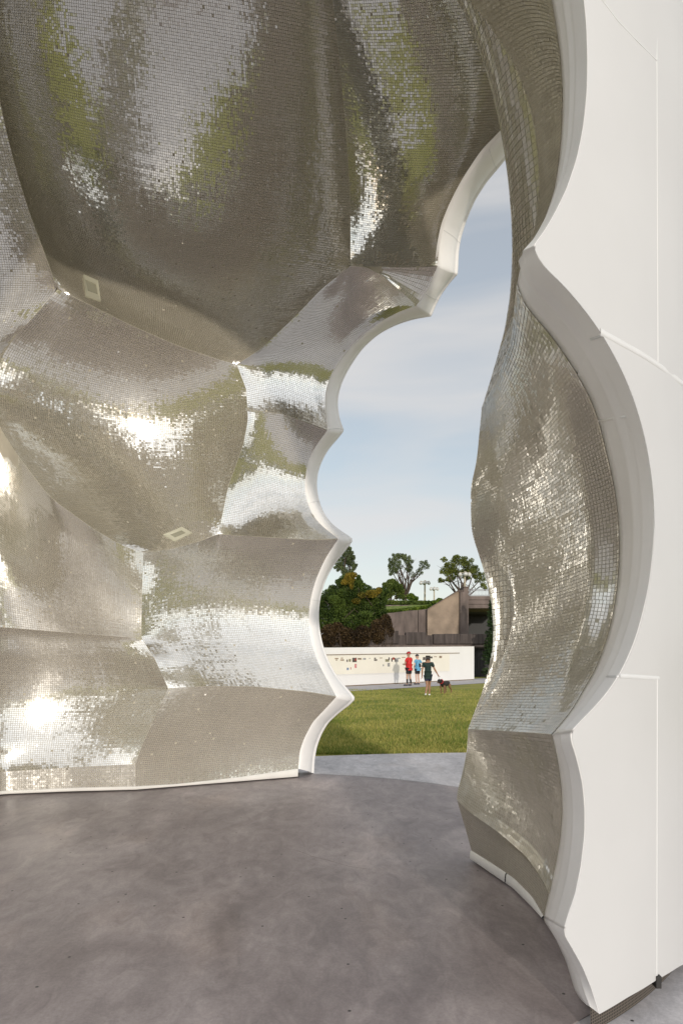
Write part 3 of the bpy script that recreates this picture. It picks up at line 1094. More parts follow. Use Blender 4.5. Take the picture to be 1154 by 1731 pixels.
def far_trim(ci, co):
    """Rounded white surround from the mirror edge to the outer lip of the far opening, with a bead at the lip."""
    n = 70
    A, B = resample(ci, n), resample(co, n)
    rows = []
    for i in range(n):
        a, b = A[i], B[i]
        t = A[min(i + 1, n - 1)] - A[max(i - 1, 0)]
        t /= np.linalg.norm(t)
        w = b - a
        nn = np.cross(t, w)
        nn /= max(np.linalg.norm(nn), 1e-9)
        if np.dot(nn, np.array([0, 0, CAM_H]) - a) < 0:
            nn = -nn
        Lw = np.linalg.norm(w)
        sec = [a - nn * 0.03 - w * 0.02, a - nn * 0.0, a + nn * 0.012 + w * 0.02]
        for s, hgt in ((.15, .026), (.3, .036), (.45, .040), (.6, .036), (.72, .026), (.8, .012), (.84, .004), (.87, .010), (.91, .018), (.95, .018), (.98, .008), (1.0, -.006)):
            sec.append(a + w * s + nn * hgt)
        sec.append(b + w / Lw * 0.0 - nn * 0.06)
        sec.append(b + outward(b) * 0.04 - nn * 0.09)
        rows.append(sec)
    return rows


for k, p_ in enumerate((P_H, P_G, P_E, P_C, P_D)):
    inn[k] = resample(p_.net[:, -1], 200)
rows_all = []
for k in range(6):
    rows_all += far_trim(inn[k], out[k])
rows_all += far_trim(arch_up_in, arch_up_out)
# split into cast lengths with hairline joints where the photograph shows them
cuts = [0]
for seg, fr in ((1, .62), (2, .42), (3, .02), (4, .35), (5, .25), (5, .85)):
    cuts.append(int(seg * 70 + fr * 70))
cuts.append(len(rows_all))
for i0, i1 in zip(cuts, cuts[1:]):
    seg_rows = rows_all[i0:i1 + 1]
    add(strip(seg_rows, 'opening_surround', M_TRIM))
for i0 in cuts[1:-1]:
    c = [np.array(p) for p in rows_all[i0 - 1][2:14]]
    bm = bmesh.new()
    tube(bm, c, [0.003] * len(c), 5)
    add(bm_obj('joint_bead', bm, M_SEAM, smooth=True))

# --- near opening: bluish reveal (face edge -> arris) and splayed inner band (arris -> mirror edge)
EF = join(e_face[0], e_face[1], e_face[2], e_face[3])
EBs = [resample(x, 80) for x in e_b]
EFs = [resample(x, 80) for x in e_face]


def near_rows(cf, cb, cm, n=80):
    A, B, M = resample(cf, n), resample(cb, n), resample(cm, n)
    rows = []
    for i in range(n):
        a, b, m = A[i], B[i], M[i]
        rd = outward(a)
        tg = np.array([-rd[1], rd[0], 0.0])
        q = [a + tg * .025 - rd * .006]
        for s in (0, .06, .3, .6, .9):
            q.append(a * (1 - s) + b * s)
        w = m - b
        for s, off_ in ((0, 0), (.05, .002), (.12, .0), (.18, -.012), (.24, -.016), (.30, -.012), (.42, 0), (.6, .006), (.8, .004), (1.0, 0)):
            q.append(b + w * s + outward(b) * off_)
        q.append(m + outward(m) * 0.04)
        rows.append(q)
    return rows


foot_line = [at(996, 1702, 3.12), at(985, 1697, 3.15), at(972, 1678, 3.25), at(955, 1624, 3.6), at(938, 1587, 3.87), at(920, 1559, 4.11)]
foot_m = resample(np.concatenate([curve(foot_line, smooth=0.03), e_m[0][:1]]), 80)
rows_n = near_rows(e_face[0], e_b[0], foot_m)
rows_n += near_rows(e_face[1], e_b[1], e_m[0])
rows_n += near_rows(e_face[2], e_b[2], e_m[1])
rows_n += near_rows(e_face[3], e_b[3], e_m[2])


def idx_at(rows, col, py, lo, hi):
    best, bi = 1e9, lo
    for i in range(lo, hi):
        p = rows[i][col]
        y = HOR - (p[2] - CAM_H) / p[1] * F_PX
        if abs(y - py) < best:
            best, bi = abs(y - py), i
    return bi


cn = [0, idx_at(rows_n, 0, 1143, 160, 240), idx_at(rows_n, 0, 575, 160, 240), len(rows_n)]
for i0, i1 in zip(cn, cn[1:]):
    add(strip(rows_n[i0:min(i1 + 1, len(rows_n))], 'opening_surround', M_TRIM))
for i0 in cn[1:-1]:
    sec = [np.array(p) for p in rows_n[i0][1:6]]
    bm = bmesh.new()
    tube(bm, sec, [0.006] * len(sec), 6)
    add(bm_obj('joint_bead', bm, M_SEAM, smooth=True))
pB = np.array(rows_n[idx_at(rows_n, 5, 700, 160, 240)][6])
pM = np.array(rows_n[idx_at(rows_n, 15, 716, 160, 240)][15])
bm = bmesh.new()
tube(bm, [pB, pB * .5 + pM * .5, pM], [0.005] * 3, 6)
add(bm_obj('joint_bead', bm, M_TRIM, smooth=True))

# --- white outer face: six panels meeting under sealant beads
XR = 1178


def nr(pts, n=120, smooth=0.03, r=RS):
    return near([(x, y, r) for x, y in pts], n, smooth)


def cut(cs, y0, y1):
    """Part of a chain of traced curves between two picture heights (rising)."""
    P = np.concatenate(cs)
    Y = HOR - (P[:, 2] - CAM_H) / P[:, 1] * F_PX
    k0, k1 = int(np.argmin(abs(Y - y0))), int(np.argmin(abs(Y - y1)))
    return resample(P[k0:k1 + 1], 260)


def panel(left, right, bottom, top, nu=40, nv=60):
    p = Patch(left, right, bottom, top, 0, 'full')
    V, Fc = p.grid(nu, nv)
    # pull every point back on to the shell so that the panels are truly curved
    for _ in range(3):
        f = form(V, RS)
        nrm = outward(V)
        V = V - nrm * (f * 0.5 * (R0 + RS))[:, None]
    return add(mesh_obj('shell_panel', V, Fc, M_WHITE, smooth=True))


E_all = e_face
arc = nr([(1014, 560), (1050, 580), (1084, 599), (1112, 617), (1150, 646), (XR, 668)])
arc_l, arc_r = nr([(1014, 560), (1050, 580), (1084, 599), (1112, 617)]), nr([(1112, 617), (1150, 646), (XR, 668)])
hor = nr([(1047, 1143), (1080, 1145), (1111, 1147), (XR, 1149)])
hor_l, hor_r = nr([(1047, 1143), (1080, 1145), (1111, 1147)]), nr([(1111, 1147), (1150, 1148), (XR, 1149)])
diag = nr([(979, -60), (1018, 0), (1045, 36), (1078, 70), (1110, 102)], smooth=0.02)
v_up = nr([(1112, 617), (1111, 400), (1110, 102)])
v_top = nr([(1110, 102), (1110, -60), (1110, -130)])
v_low = nr([(1110, 1657), (1111, 1147)])
bot_l, bot_r = nr([(1013, 1715), (1060, 1687), (1110, 1657)]), nr([(1110, 1657), (1145, 1636), (XR, 1615)])
r1, r2, r3 = nr([(XR, 668), (XR, 300), (XR, -130)]), nr([(XR, 1149), (XR, 668)]), nr([(XR, 1615), (XR, 1149)])
panel(cut(E_all, -60, -130), v_top, diag, nr([(966, -130), (1040, -130), (1110, -130)]))
panel(cut(E_all, 560, -60), v_up, arc_l, diag)
panel(join(v_up, v_top), r1, arc_r, nr([(1110, -130), (XR, -130)]))
panel(cut(E_all, 1143, 560), r2, hor, arc)
panel(join(e_face[0], cut(E_all[1:], 1570, 1143)), v_low, bot_l, hor_l)
panel(v_low, r3, bot_r, hor_r)


def seam_bead(c, w, hgt=0.002):
    c = resample(c, 60)
    rows = []
    for i in range(len(c)):
        t = c[min(i + 1, len(c) - 1)] - c[max(i - 1, 0)]
        t /= np.linalg.norm(t)
        n = outward(c[i])
        s = np.cross(t, n)
        rows.append([c[i] - s * w * .5 - n * .002, c[i] - s * w * .42 + n * hgt * .8, c[i] + n * hgt, c[i] + s * w * .42 + n * hgt * .8, c[i] + s * w * .5 - n * .002])
    return add(strip(rows, 'panel_seam', M_SEAM))


seam_bead(arc, 0.030, 0.003)
seam_bead(hor, 0.022, 0.0025)
seam_bead(diag, 0.007)
seam_bead(join(v_up, v_top), 0.010)
seam_bead(v_low, 0.013)

# rest of the outer skin: low ring on the left and far side, dome over everything, openings left clear
def z_low(th):
    """Lower edge of the skin at plan angle th: the ground, or the arch over an opening."""
    th = th % 360
    if LJT < th < 306:
        return float(np.interp(th, [LJT, 219, 226] + [t for t, z in ARCH] + [298, 306], [4.2, 5.0, 5.7] + [z for t, z in ARCH] + [5.2, 4.72]))
    if th < 81 or th > 328:
        return 7.5
    return 0.14


def skin_off(th):
    th = th % 360
    w = max(0.0, 1 - abs(th - 165) / 83)
    return RS + 0.85 * math.sin(w * math.pi / 2) ** 2


def skin_sheet(t0, t1, n, m, zl=None, zh=None):
    rows = []
    for i in range(n + 1):
        th = t0 + (t1 - t0) * i / n
        o_ = skin_off(th)
        z0 = z_low(th) if zl is None else zl
        z1 = (ZC + HT + o_ - 0.002) if zh is None else zh
        r = []
        for j in range(m + 1):
            s = j / m
            z = z0 + (z1 - z0) * (math.sin(s * math.pi / 2) if zh is None else s)
            r.append(polar(th, z, o_))
        rows.append(r)
    return add(strip(rows, 'shell_panel', M_WHITE))


for t0, t1 in ((82, 126), (126, 170), (170, LJT - .2)):
    skin_sheet(t0, t1, 14, 26)
skin_sheet(LJT + .2, 305.6, 40, 16)
skin_sheet(306.2, 322.3, 8, 10, zl=4.72)
skin_sheet(322.3, 328, 4, 26)
skin_sheet(328.2, 440.9, 30, 12)
# skin beside the far opening, from its traced lip round to the first ring panel
lip_out = join(*[resample([r[-1] for r in rows_all[k * 70:(k + 1) * 70]], 80) for k in range(6)])
edge82 = curve([polar(82, z, RS) for z in np.linspace(0.1, 7.6, 30)], smooth=0)
sk = Patch(edge82, lip_out, resample([edge82[0], lip_out[0]], 20), resample([edge82[-1], lip_out[-1]], 20), 0, 'coons', sm=0.0)
V, Fc = sk.grid(12, 80)
add(mesh_obj('shell_panel', V, Fc, M_WHITE, smooth=True))
# surround of the near opening beyond the picture: left jamb and arch
na, nb = [], []
for z in (0.1, 1.0, 2.0, 3.2, 4.2):
    na.append(polar(LJT, z, skin_off(LJT))); nb.append(polar(LJT, z, .78))
for th, z in [(219, 5.0), (226, 5.7)] + ARCH:
    na.append(polar(th, z, skin_off(th))); nb.append(polar(th, z, .68))
na.append(e_face[3][-1]); nb.append(e_m[2][-1])
na, nb = curve(na, 120, .02), curve(nb, 120, .02)
add(strip([[a, a * .5 + b * .5, b] for a, b in zip(na, nb)], 'opening_surround', M_TRIM))

# --- white lip along the foot of the mirrored walls, with its gap and joints
def lip(top, zb, name='base_lip', out_w=0.03):
    c = resample(top, 80)
    rows = []
    for p in c:
        n = outward(p)
        n[2] = 0
        n /= np.linalg.norm(n)
        b = np.array([p[0], p[1], zb])
        rows.append([p + n * .03, p + np.array([0, 0, .004]) - n * .004, p - n * .012 - np.array([0, 0, .004]), b - n * .016 + np.array([0, 0, .006]), b - n * .010, b + n * .10])
    return add(strip(rows, name, M_LIP))


H_low = P_H.c[2]
lip(s_K_low, 0.018)
lip(H_low, 0.018)
lt = resample(lip_top, 80)
lip(lt[:38], 0.016)
lip(lt[38:], 0.016)
for c, nm in ((s_K_low, 0), (H_low, 0), (lip_top, 0)):
    c = resample(c, 60)
    rows = []
    for p in c:
        n = outward(p); n[2] = 0; n /= np.linalg.norm(n)
        rows.append([np.array([p[0], p[1], .0]) + n * .045, np.array([p[0], p[1], .06]) + n * .045])
    add(strip(rows, 'shadow_gap', M_DARK))

# --- perforated plinth under the outer face
ths = np.linspace(-54.3, -30, 60)
me_v, me_f, uvs = [], [], []
for i, th in enumerate(ths):
    for z in (0.0, 0.145):
        me_v.append(polar(th, z, RS - .07))
g = mesh_obj('perforated_plinth', me_v, [(2 * i, 2 * i + 2, 2 * i + 3, 2 * i + 1) for i in range(len(ths) - 1)], M_GRILLE)
uv = g.data.uv_layers.new(name='UVMap')
for poly in g.data.polygons:
    for li in poly.loop_indices:
        vi = g.data.loops[li].vertex_index
        s = math.radians(ths[vi // 2]) * (R0 + RS - .07)
        uv.data[li].uv = (s / 0.0135, (vi % 2) * 0.145 / 0.0135)
add(g)
bm = bmesh.new()
b0 = np.array(at(1110, 1668, 3.13))
box(bm, b0[0] - .012, b0[0] + .012, b0[1] - .02, b0[1] + .03, 0.085, 0.14)
add(bm_obj('plinth_bracket', bm, M_DARK))
soffit = [[polar(th, .13, RS - .006), polar(th, .135, RS - .09)] for th in ths]
add(strip(soffit, 'shell_soffit', M_WHITE))

# --- square recessed lights in the two deep pockets
M_FRAME = mat('pale_metal_frame', (0.58, 0.56, 0.44), 0.45, metal=0.3, var=0.04)
M_LENS = mat('frosted_lens', (0.30, 0.29, 0.22), 0.25, var=0.05)


def recessed_light(patch, outer, inner):
    ring = []
    for pts in (outer, inner):
        q = []
        for x, y in pts:
            u, v = patch.locate(x, y)
            _, _, n = patch.frame(np.array([u]), np.array([v]))
            q.append((patch(u, v), n[0]))
        ring.append(q)
    V = [p + n * .012 for p, n in ring[0]] + [p + n * .012 for p, n in ring[1]] + [p - n * .0 for p, n in ring[0]] + [p + n * .004 for p, n in ring[1]]
    Fc = []
    for i in range(4):
        j = (i + 1) % 4
        Fc += [(i, j, 4 + j, 4 + i), (i, 8 + i, 8 + j, j), (4 + i, 4 + j, 12 + j, 12 + i)]
    fr = add(mesh_obj('recessed_light', V, Fc, M_FRAME))
    ln = mesh_obj('lens', [p + n * .0045 for p, n in ring[1]], [(0, 1, 2, 3)], M_LENS)
    ln.parent = fr
    return fr


recessed_light(P_A, [(140, 464), (165, 475), (170, 509), (144.5, 501)], [(144.5, 472.5), (161, 481), (165, 499), (148.5, 492.5)])
recessed_light(P_F, [(275.6, 905), (307, 892), (325, 902), (295, 915.5)], [(287, 905), (306, 897), (314, 902), (296, 910)])

# ------------------------------------------------------------------ exhibit wall across the lawn
M_EXW = mat('white_paint', (0.80, 0.785, 0.76), 0.55, var=0.02, scale=1.0)
M_CREAM = mat('cream_print', (0.82, 0.775, 0.67), 0.35, var=0.03, scale=0.8)
M_BROWN = mat('brown_shadow_line', (0.22, 0.16, 0.10), 0.7)
WA, WB = np.array([-3.0, 32.45]), np.array([9.05, 46.6])
WA = np.array([0.19, 36.2]) - (np.array([9.05, 46.6]) - np.array([0.19, 36.2])) * 0.28
WDIR = (WB - WA) / np.linalg.norm(WB - WA)
WLEN = float(np.linalg.norm(WB - WA))
WNRM = np.array([WDIR[1], -WDIR[0]])          # towards the lawn
exw = empty('exhibit_wall', (WA[0], WA[1], 0), math.atan2(WDIR[1], WDIR[0]))
tag(exw, 'long low white display wall with a cream printed strip, standing at the far edge of the lawn', 'display wall')


def wall_s(px):
    """Distance along the wall's face where the picture column px meets it."""
    k = (px - CX) / F_PX
    t = (k * WA[1] - WA[0]) / (WDIR[0] - k * WDIR[1])
    return t


def wbox(name, s0, s1, z0, z1, d0, d1, material, kind=None, bevel=0.0):
    """Box on the wall: s along it, d in front of its face (local -y is towards the lawn)."""
    bm = bmesh.new()
    box(bm, s0, s1, -d1, -d0, z0, z1)
    return bm_obj(name, bm, material, exw, bevel=bevel, kind=kind)


sR = wall_s(776)
body = bmesh.new()
vs = box(body, 0, WLEN, 0.0, 0.55, 0.06, 2.05)
for v in vs:
    if v.co.z > 1:
        v.co.z = 2.02 + 0.27 * v.co.x / WLEN
bm_obj('wall_body', body, M_EXW, exw)
wbox('recessed_base', 0.05, WLEN - .03, 0.0, 0.06, -0.5, -0.04, M_BROWN)
s760 = wall_s(759)
ztop = 1.78
pb = bmesh.new()
vs = box(pb, 0.2, s760, -0.025, -0.002, 0.66, 1.74)
for v in vs:
    if v.co.z > 1:
        v.co.z = 1.62 + 0.16 * v.co.x / WLEN
bm_obj('display_panel', pb, M_CREAM, exw)
hb = bmesh.new()
vs = box(hb, 0.2, sR, -0.035, -0.002, 1.74, 1.78)
for v in vs:
    v.co.z += -0.10 + 0.19 * v.co.x / WLEN
bm_obj('shadow_line', hb, M_BROWN, exw)
lb = wbox('panel_ledge', 0.2, s760, 0.62, 0.655, 0.002, 0.03, M_EXW)
# printed pictures and captions on the display strip
inks = {'dark': (0.10, 0.08, 0.07), 'brown': (0.30, 0.22, 0.15), 'red': (0.36, 0.07, 0.05), 'grey': (0.34, 0.33, 0.32), 'olive': (0.26, 0.24, 0.15), 'pink': (0.55, 0.22, 0.22), 'blue': (0.20, 0.27, 0.40)}
M_INK = {}
for k, c in inks.items():
    M_INK[k] = mat('ink_' + k, c, 0.4, var=0.55, scale=9)
PR = [  # px x, px y, width, height, ink
    (552, 1114, 2, 3, 'grey'), (568, 1113.5, 6, 2.0, 'brown'), (568, 1116, 3, 1.5, 'brown'), (577, 1112.7, 4, 1.6, 'brown'), (577.5, 1116, 6, 2.4, 'brown'),
    (586, 1117.2, 2.2, 4, 'dark'), (590.5, 1116.5, 3.8, 4.6, 'olive'), (598.3, 1115.8, 7.4, 7.4, 'dark'), (600.3, 1115.2, 3, 4, 'red'), (607, 1114, 6.5, 3, 'brown'),
    (615, 1114, 5, 3, 'grey'), (600.2, 1126, 3.4, 7, 'pink'), (587, 1131, 3.4, 4, 'blue'), (592, 1130, 1.4, 4, 'pink'), (633, 1113, 3, 2, 'dark'), (634, 1116, 5.2, 2.6, 'dark'), (643, 1112.5, 5, 1.3, 'brown'),
    (653.5, 1116.7, 6.5, 4.4, 'olive'), (656.7, 1114, 2, 5, 'dark'), (661.5, 1115.6, 2.2, 6, 'dark'), (664.3, 1113.5, 3.6, 4, 'red'), (667, 1115.7, 1.8, 6.4, 'dark'), (670.5, 1115.5, 4, 6.5, 'grey'),
    (656, 1124, 4, 6, 'grey'), (674, 1113, 3, 2, 'grey'), (681, 1111.5, 6, 1.4, 'brown'), (705, 1111.5, 4, 1.3, 'brown'), (716, 1113.5, 4.5, 5, 'dark'), (720.4, 1114, 2, 4, 'olive'),
    (727, 1111.6, 6, 3.2, 'dark'), (735, 1110.4, 5, 1.3, 'brown'), (743.7, 1110.8, 4.6, 3.6, 'brown'), (715.5, 1127, 2, 4.4, 'pink'), (624, 1113, 2.4, 1.2, 'grey'), (647, 1125, 2, 3, 'grey')]
for x, y, w, hgt, ink in PR:
    s0, s1 = wall_s(x - w / 2), wall_s(x + w / 2)
    Y = WA[1] + WDIR[1] * (s0 + s1) / 2
    zc = CAM_H + (HOR - y) / F_PX * Y
    hz = hgt / F_PX * Y / 2
    wbox('printed_picture' if hgt > 3.9 else 'printed_caption', s0, s1, zc - hz, zc + hz, 0.0255, 0.028 + 0.0006 * (len(exw.children) % 5), M_INK[ink])
# pale strip of paving along the wall
n0, n1 = 0.7, 3.9
pth = []
for s_ in (-6, WLEN + 9):
    for d_ in (-1.2, 3.3):
        p_ = WA + WDIR * s_ + WNRM * d_
        pth.append((p_[0], p_[1], 0.004))
mesh_obj('gravel_path', pth, [(0, 1, 3, 2)], M_GRAVEL, kind='structure')

# ------------------------------------------------------------------ concrete terraces behind it
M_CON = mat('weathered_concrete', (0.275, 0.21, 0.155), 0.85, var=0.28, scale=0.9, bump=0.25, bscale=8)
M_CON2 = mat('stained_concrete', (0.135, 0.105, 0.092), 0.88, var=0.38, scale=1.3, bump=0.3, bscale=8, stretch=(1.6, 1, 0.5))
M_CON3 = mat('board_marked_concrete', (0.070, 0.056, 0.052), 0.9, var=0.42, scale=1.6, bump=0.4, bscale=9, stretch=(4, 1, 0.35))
M_BLACK = mat('painted_shade_black', (0.012, 0.011, 0.011), 0.6)  # black colour stands in for the deep shade of both openings
M_STEEL = mat('painted_rail_steel', (0.10, 0.10, 0.11), 0.5, metal=0.5)


def pz(px, py, Y):
    p = at(px, py, Y)
    return (p[0], p[2])


# low front wall: board-marked beam over a dark opening
YL = 53.0
low = empty('retaining_wall', (6.0, YL, 0))
tag(low, 'low dark board-marked concrete wall with notched top right behind the white display wall', 'retaining wall')


def under(o, root):
    o.parent = root
    o.matrix_parent_inverse = (Matrix.Translation(root.location) @ Matrix.Rotation(root.rotation_euler.z, 4, 'Z')).inverted()
    return o


zt = at(0, 1074, YL)[2]
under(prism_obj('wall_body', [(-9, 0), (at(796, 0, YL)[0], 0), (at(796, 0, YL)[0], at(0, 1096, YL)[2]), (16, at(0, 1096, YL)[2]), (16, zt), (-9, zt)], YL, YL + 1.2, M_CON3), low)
for x0, x1, y0, y1 in ((640, 673, 1066.5, 1088), (685.5, 720, 1069, 1089), (732, 750.5, 1072, 1088.5), (751, 776, 1071.6, 1088.5), (776.4, 803, 1071.8, 1088.5), (803.4, 840, 1072, 1088.5)):
    a, b = pz(x0, y1, YL), pz(x1, y0, YL)
    bmx = bmesh.new()
    box(bmx, a[0], b[0], YL - 0.16, YL + 0.9, a[1], b[1])
    under(bm_obj('coping_block', bmx, M_CON3, bevel=0.02), low)
a, b = pz(560, 1094, YL), pz(840, 1090.5, YL)
under(box_obj('string_course', a[0], b[0], YL - 0.10, YL + .02, a[1], b[1], M_CON2), low)
a, b = pz(796, 1152, YL), pz(845, 1096, YL)
under(box_obj('underpass_shade_sheet', a[0], b[0], YL + 0.5, YL + 0.6, 0.0, b[1], M_BLACK), low)  # added black sheet with ribs, painted shade in place of the underpass void
for k in range(9):
    x = a[0] + (b[0] - a[0]) * (k + .5) / 9
    under(box_obj('shade_sheet_rib', x - .03, x + .03, YL + 0.46, YL + 0.5, 0.0, b[1] - .02, M_BLACK), low)

# upper walls, bridge abutment and deck
YU = 57.0
up = empty('terrace_wall', (5.0, YU, 0))
tag(up, 'brown stained concrete terrace wall under the grass slope, left of the pale sloping abutment', 'retaining wall')
T = lambda x, y: pz(x, y, YU)
zb = 2.2
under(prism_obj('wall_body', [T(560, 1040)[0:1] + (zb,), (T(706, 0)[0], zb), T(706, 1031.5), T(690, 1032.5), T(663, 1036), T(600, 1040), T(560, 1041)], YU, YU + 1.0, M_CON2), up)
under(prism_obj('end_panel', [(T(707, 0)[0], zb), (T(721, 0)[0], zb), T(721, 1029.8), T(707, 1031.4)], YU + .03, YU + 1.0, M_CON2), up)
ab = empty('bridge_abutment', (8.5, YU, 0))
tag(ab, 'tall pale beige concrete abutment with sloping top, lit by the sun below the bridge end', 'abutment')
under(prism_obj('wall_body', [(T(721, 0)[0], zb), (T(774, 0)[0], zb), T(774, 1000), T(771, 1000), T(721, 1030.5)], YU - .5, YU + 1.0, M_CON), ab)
under(prism_obj('coping', [T(720, 1031.5), T(721, 1030), T(770.7, 999.5), T(780.5, 999.5), T(780.5, 1001.3), T(771, 1001.3)], YU - .62, YU + 1.0, M_CON2), ab)
br = empty('footbridge', (11, YU, 0))
tag(br, 'concrete footbridge with square pillar, deep deck edge and steel railing over a dark opening', 'bridge')
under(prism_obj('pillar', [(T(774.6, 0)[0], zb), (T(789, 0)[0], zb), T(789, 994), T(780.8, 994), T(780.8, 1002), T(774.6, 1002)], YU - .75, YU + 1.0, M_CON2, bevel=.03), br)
a, b = T(788.4, 994.4), T(779.8, 993)
under(box_obj('pillar_cap', b[0], a[0], YU - .85, YU + 1.1, a[1], b[1], M_CON2), br)
for y0, y1, d in ((1029, 1022.6, .0), (1022.3, 1015.2, .03), (1014.9, 1008.4, .06)):
    a, b = T(789.3, y0), T(850, y1)
    under(box_obj('deck_beam', a[0], b[0], YU - .45 - d, YU + 4, a[1], b[1], M_CON2, bevel=.02), br)
a, b = T(790, 1071), T(850, 1029)
under(box_obj('tunnel_back', a[0], b[0] + 1, YU + 9, YU + 9.2, zb, b[1] + .4, M_BLACK), br)  # tunnel faces coloured black so the inside reads as unlit
under(box_obj('tunnel_side', a[0] - .9, a[0] - .04, YU + 1.1, YU + 9, zb, b[1] + .4, M_BLACK), br)
under(box_obj('tunnel_roof', a[0], b[0] + 1, YU + 4, YU + 9, b[1], b[1] + .4, M_BLACK), br)
zr0, zr1 = T(0, 1008)[1], T(0, 997)[1]
for x in (791.5, 793.6, 824.3, 838):
    xx = T(x, 0)[0]
    under(box_obj('railing_post', xx - .03, xx + .03, YU - .40, YU - .34, zr0, zr1, M_STEEL), br)
for y in (997.3, 999.3, 1007.0):
    zz = T(0, y)[1]
    under(box_obj('railing_bar', T(791, 0)[0], T(850, 0)[0], YU - .395, YU - .345, zz - .022, zz + .022, M_STEEL), br)
for k in range(26):
    xx = T(794.6, 0)[0] + k * .115
    under(box_obj('baluster', xx - .006, xx + .006, YU - .378, YU - .362, T(0, 1007)[1], T(0, 999.3)[1], M_STEEL), br)

# grassy terrace above the walls
terr = []
M_GRASS2 = mat('rough_grass', (0.14, 0.19, 0.03), 0.95, var=0.4, scale=4, bump=0.8, bscale=30)
zt0 = 6.55
tv = []
for x, yy in ((560, 1041), (600, 1040), (663, 1036), (690, 1032.5), (721, 1030), (740, 1021), (771, 1002)):
    tv.append((*at(x, yy, YU + .6),))
back = [(p[0] * 1.15, YU + 7, zt0 + .05) for p in tv]
fb = [(p[0] * 2.2 - 3, YU + 120, zt0 + 1.0) for p in tv]
n = len(tv)
mesh_obj('grass_terrace', tv + back + fb, [(i, i + 1, n + i + 1, n + i) for i in range(n - 1)] + [(n + i, n + i + 1, 2 * n + i + 1, 2 * n + i) for i in range(n - 1)], M_GRASS2, kind='structure')
a = pz(640, 1024, YU + 5)
parapet = box_obj('low_parapet', pz(632, 0, YU + 5)[0], pz(697, 0, YU + 5)[0], YU + 5, YU + 5.5, a[1] - 1.0, pz(0, 1023, YU + 5)[1], M_CON2, bevel=.03)
tag(parapet, 'low grey concrete parapet between the hedge and the bright grass bank', 'parapet')

# ------------------------------------------------------------------ foliage
M_LF = {
    'dark': mat_leaf('leaf_dark_green', (0.018, 0.04, 0.008), (0.11, 0.16, 0.028)),
    'mid': mat_leaf('leaf_mid_green', (0.04, 0.08, 0.015), (0.17, 0.21, 0.045)),
    'grey': mat_leaf('leaf_grey_green', (0.06, 0.085, 0.035), (0.19, 0.23, 0.10)),
    'yellow': mat_leaf('leaf_yellow', (0.08, 0.08, 0.012), (0.33, 0.24, 0.03)),
    'olive': mat_leaf('leaf_olive', (0.06, 0.085, 0.015), (0.24, 0.27, 0.06)),
    'brown': mat_leaf('leaf_brown', (0.025, 0.016, 0.008), (0.11, 0.07, 0.03)),
    'lime': mat_leaf('leaf_lime', (0.05, 0.10, 0.012), (0.20, 0.27, 0.035)),
    'conifer': mat_leaf('needle_green', (0.012, 0.03, 0.010), (0.05, 0.085, 0.025)),
}
M_BARK = mat('bark', (0.085, 0.062, 0.048), 0.95, var=0.3, scale=8, bump=0.5)


def leaves(clumps, n, size, flat=0.5):
    """n leaf quads spread through ellipsoid clumps: (x, y, z, rx, ry, rz, weight)."""
    w = np.array([c[6] for c in clumps], float)
    idx = RNG.choice(len(clumps), n, p=w / w.sum())
    C = np.array([c[:6] for c in clumps])[idx]
    d = RNG.normal(size=(n, 3))
    d /= np.linalg.norm(d, axis=1, keepdims=True)
    r = RNG.random(n) ** 0.45
    P = C[:, :3] + d * C[:, 3:6] * r[:, None]
    a = RNG.normal(size=(n, 3))
    a /= np.linalg.norm(a, axis=1, keepdims=True)
    b = np.cross(a, RNG.normal(size=(n, 3)))
    b /= np.linalg.norm(b, axis=1, keepdims=True)
    s = size * RNG.uniform(.6, 1.3, n)[:, None]
    return np.stack([P - a * s, P + b * s * flat, P + a * s, P - b * s * flat], 1)


def leaf_part(name, Q, material, root, kind=None):
    me = quads_mesh(name, Q, material, RNG.random(len(Q)), 'rnd')
    o = bpy.data.objects.new(name, me)
    if kind:
        o['kind'] = kind
    link(o)
    if root is not None:
        under(o, root)
    return o


def branch_obj(root, chains, name='trunk'):
    bm = bmesh.new()
    for pts, r in chains:
        tube(bm, pts, r, 7)
    return under(bm_obj(name, bm, M_BARK, smooth=True), root)


def limbs(base, tips, r0, rnd, bend=.12):
    ch = []
    base = Vector(base)
    for t in tips:
        t = Vector(t)
        m1 = base.lerp(t, .35) + Vector((rnd.uniform(-1, 1), rnd.uniform(-1, 1), rnd.uniform(0, 1))) * bend * (t - base).length
        m2 = base.lerp(t, .7) + Vector((rnd.uniform(-1, 1), rnd.uniform(-1, 1), rnd.uniform(0, 1))) * bend * .7 * (t - base).length
        ch.append(([base, m1, m2, t], [r0, r0 * .7, r0 * .42, r0 * .12]))
        for k in range(3):
            q = (m1.lerp(m2, rnd.random()) if k < 2 else m2)
            e = q + Vector((rnd.uniform(-1, 1), rnd.uniform(-1, 1), rnd.uniform(.1, 1))) * (t - base).length * .3
            ch.append(([q, q.lerp(e, .5) + Vector((0, 0, .05)), e], [r0 * .35, r0 * .2, r0 * .06]))
    return ch


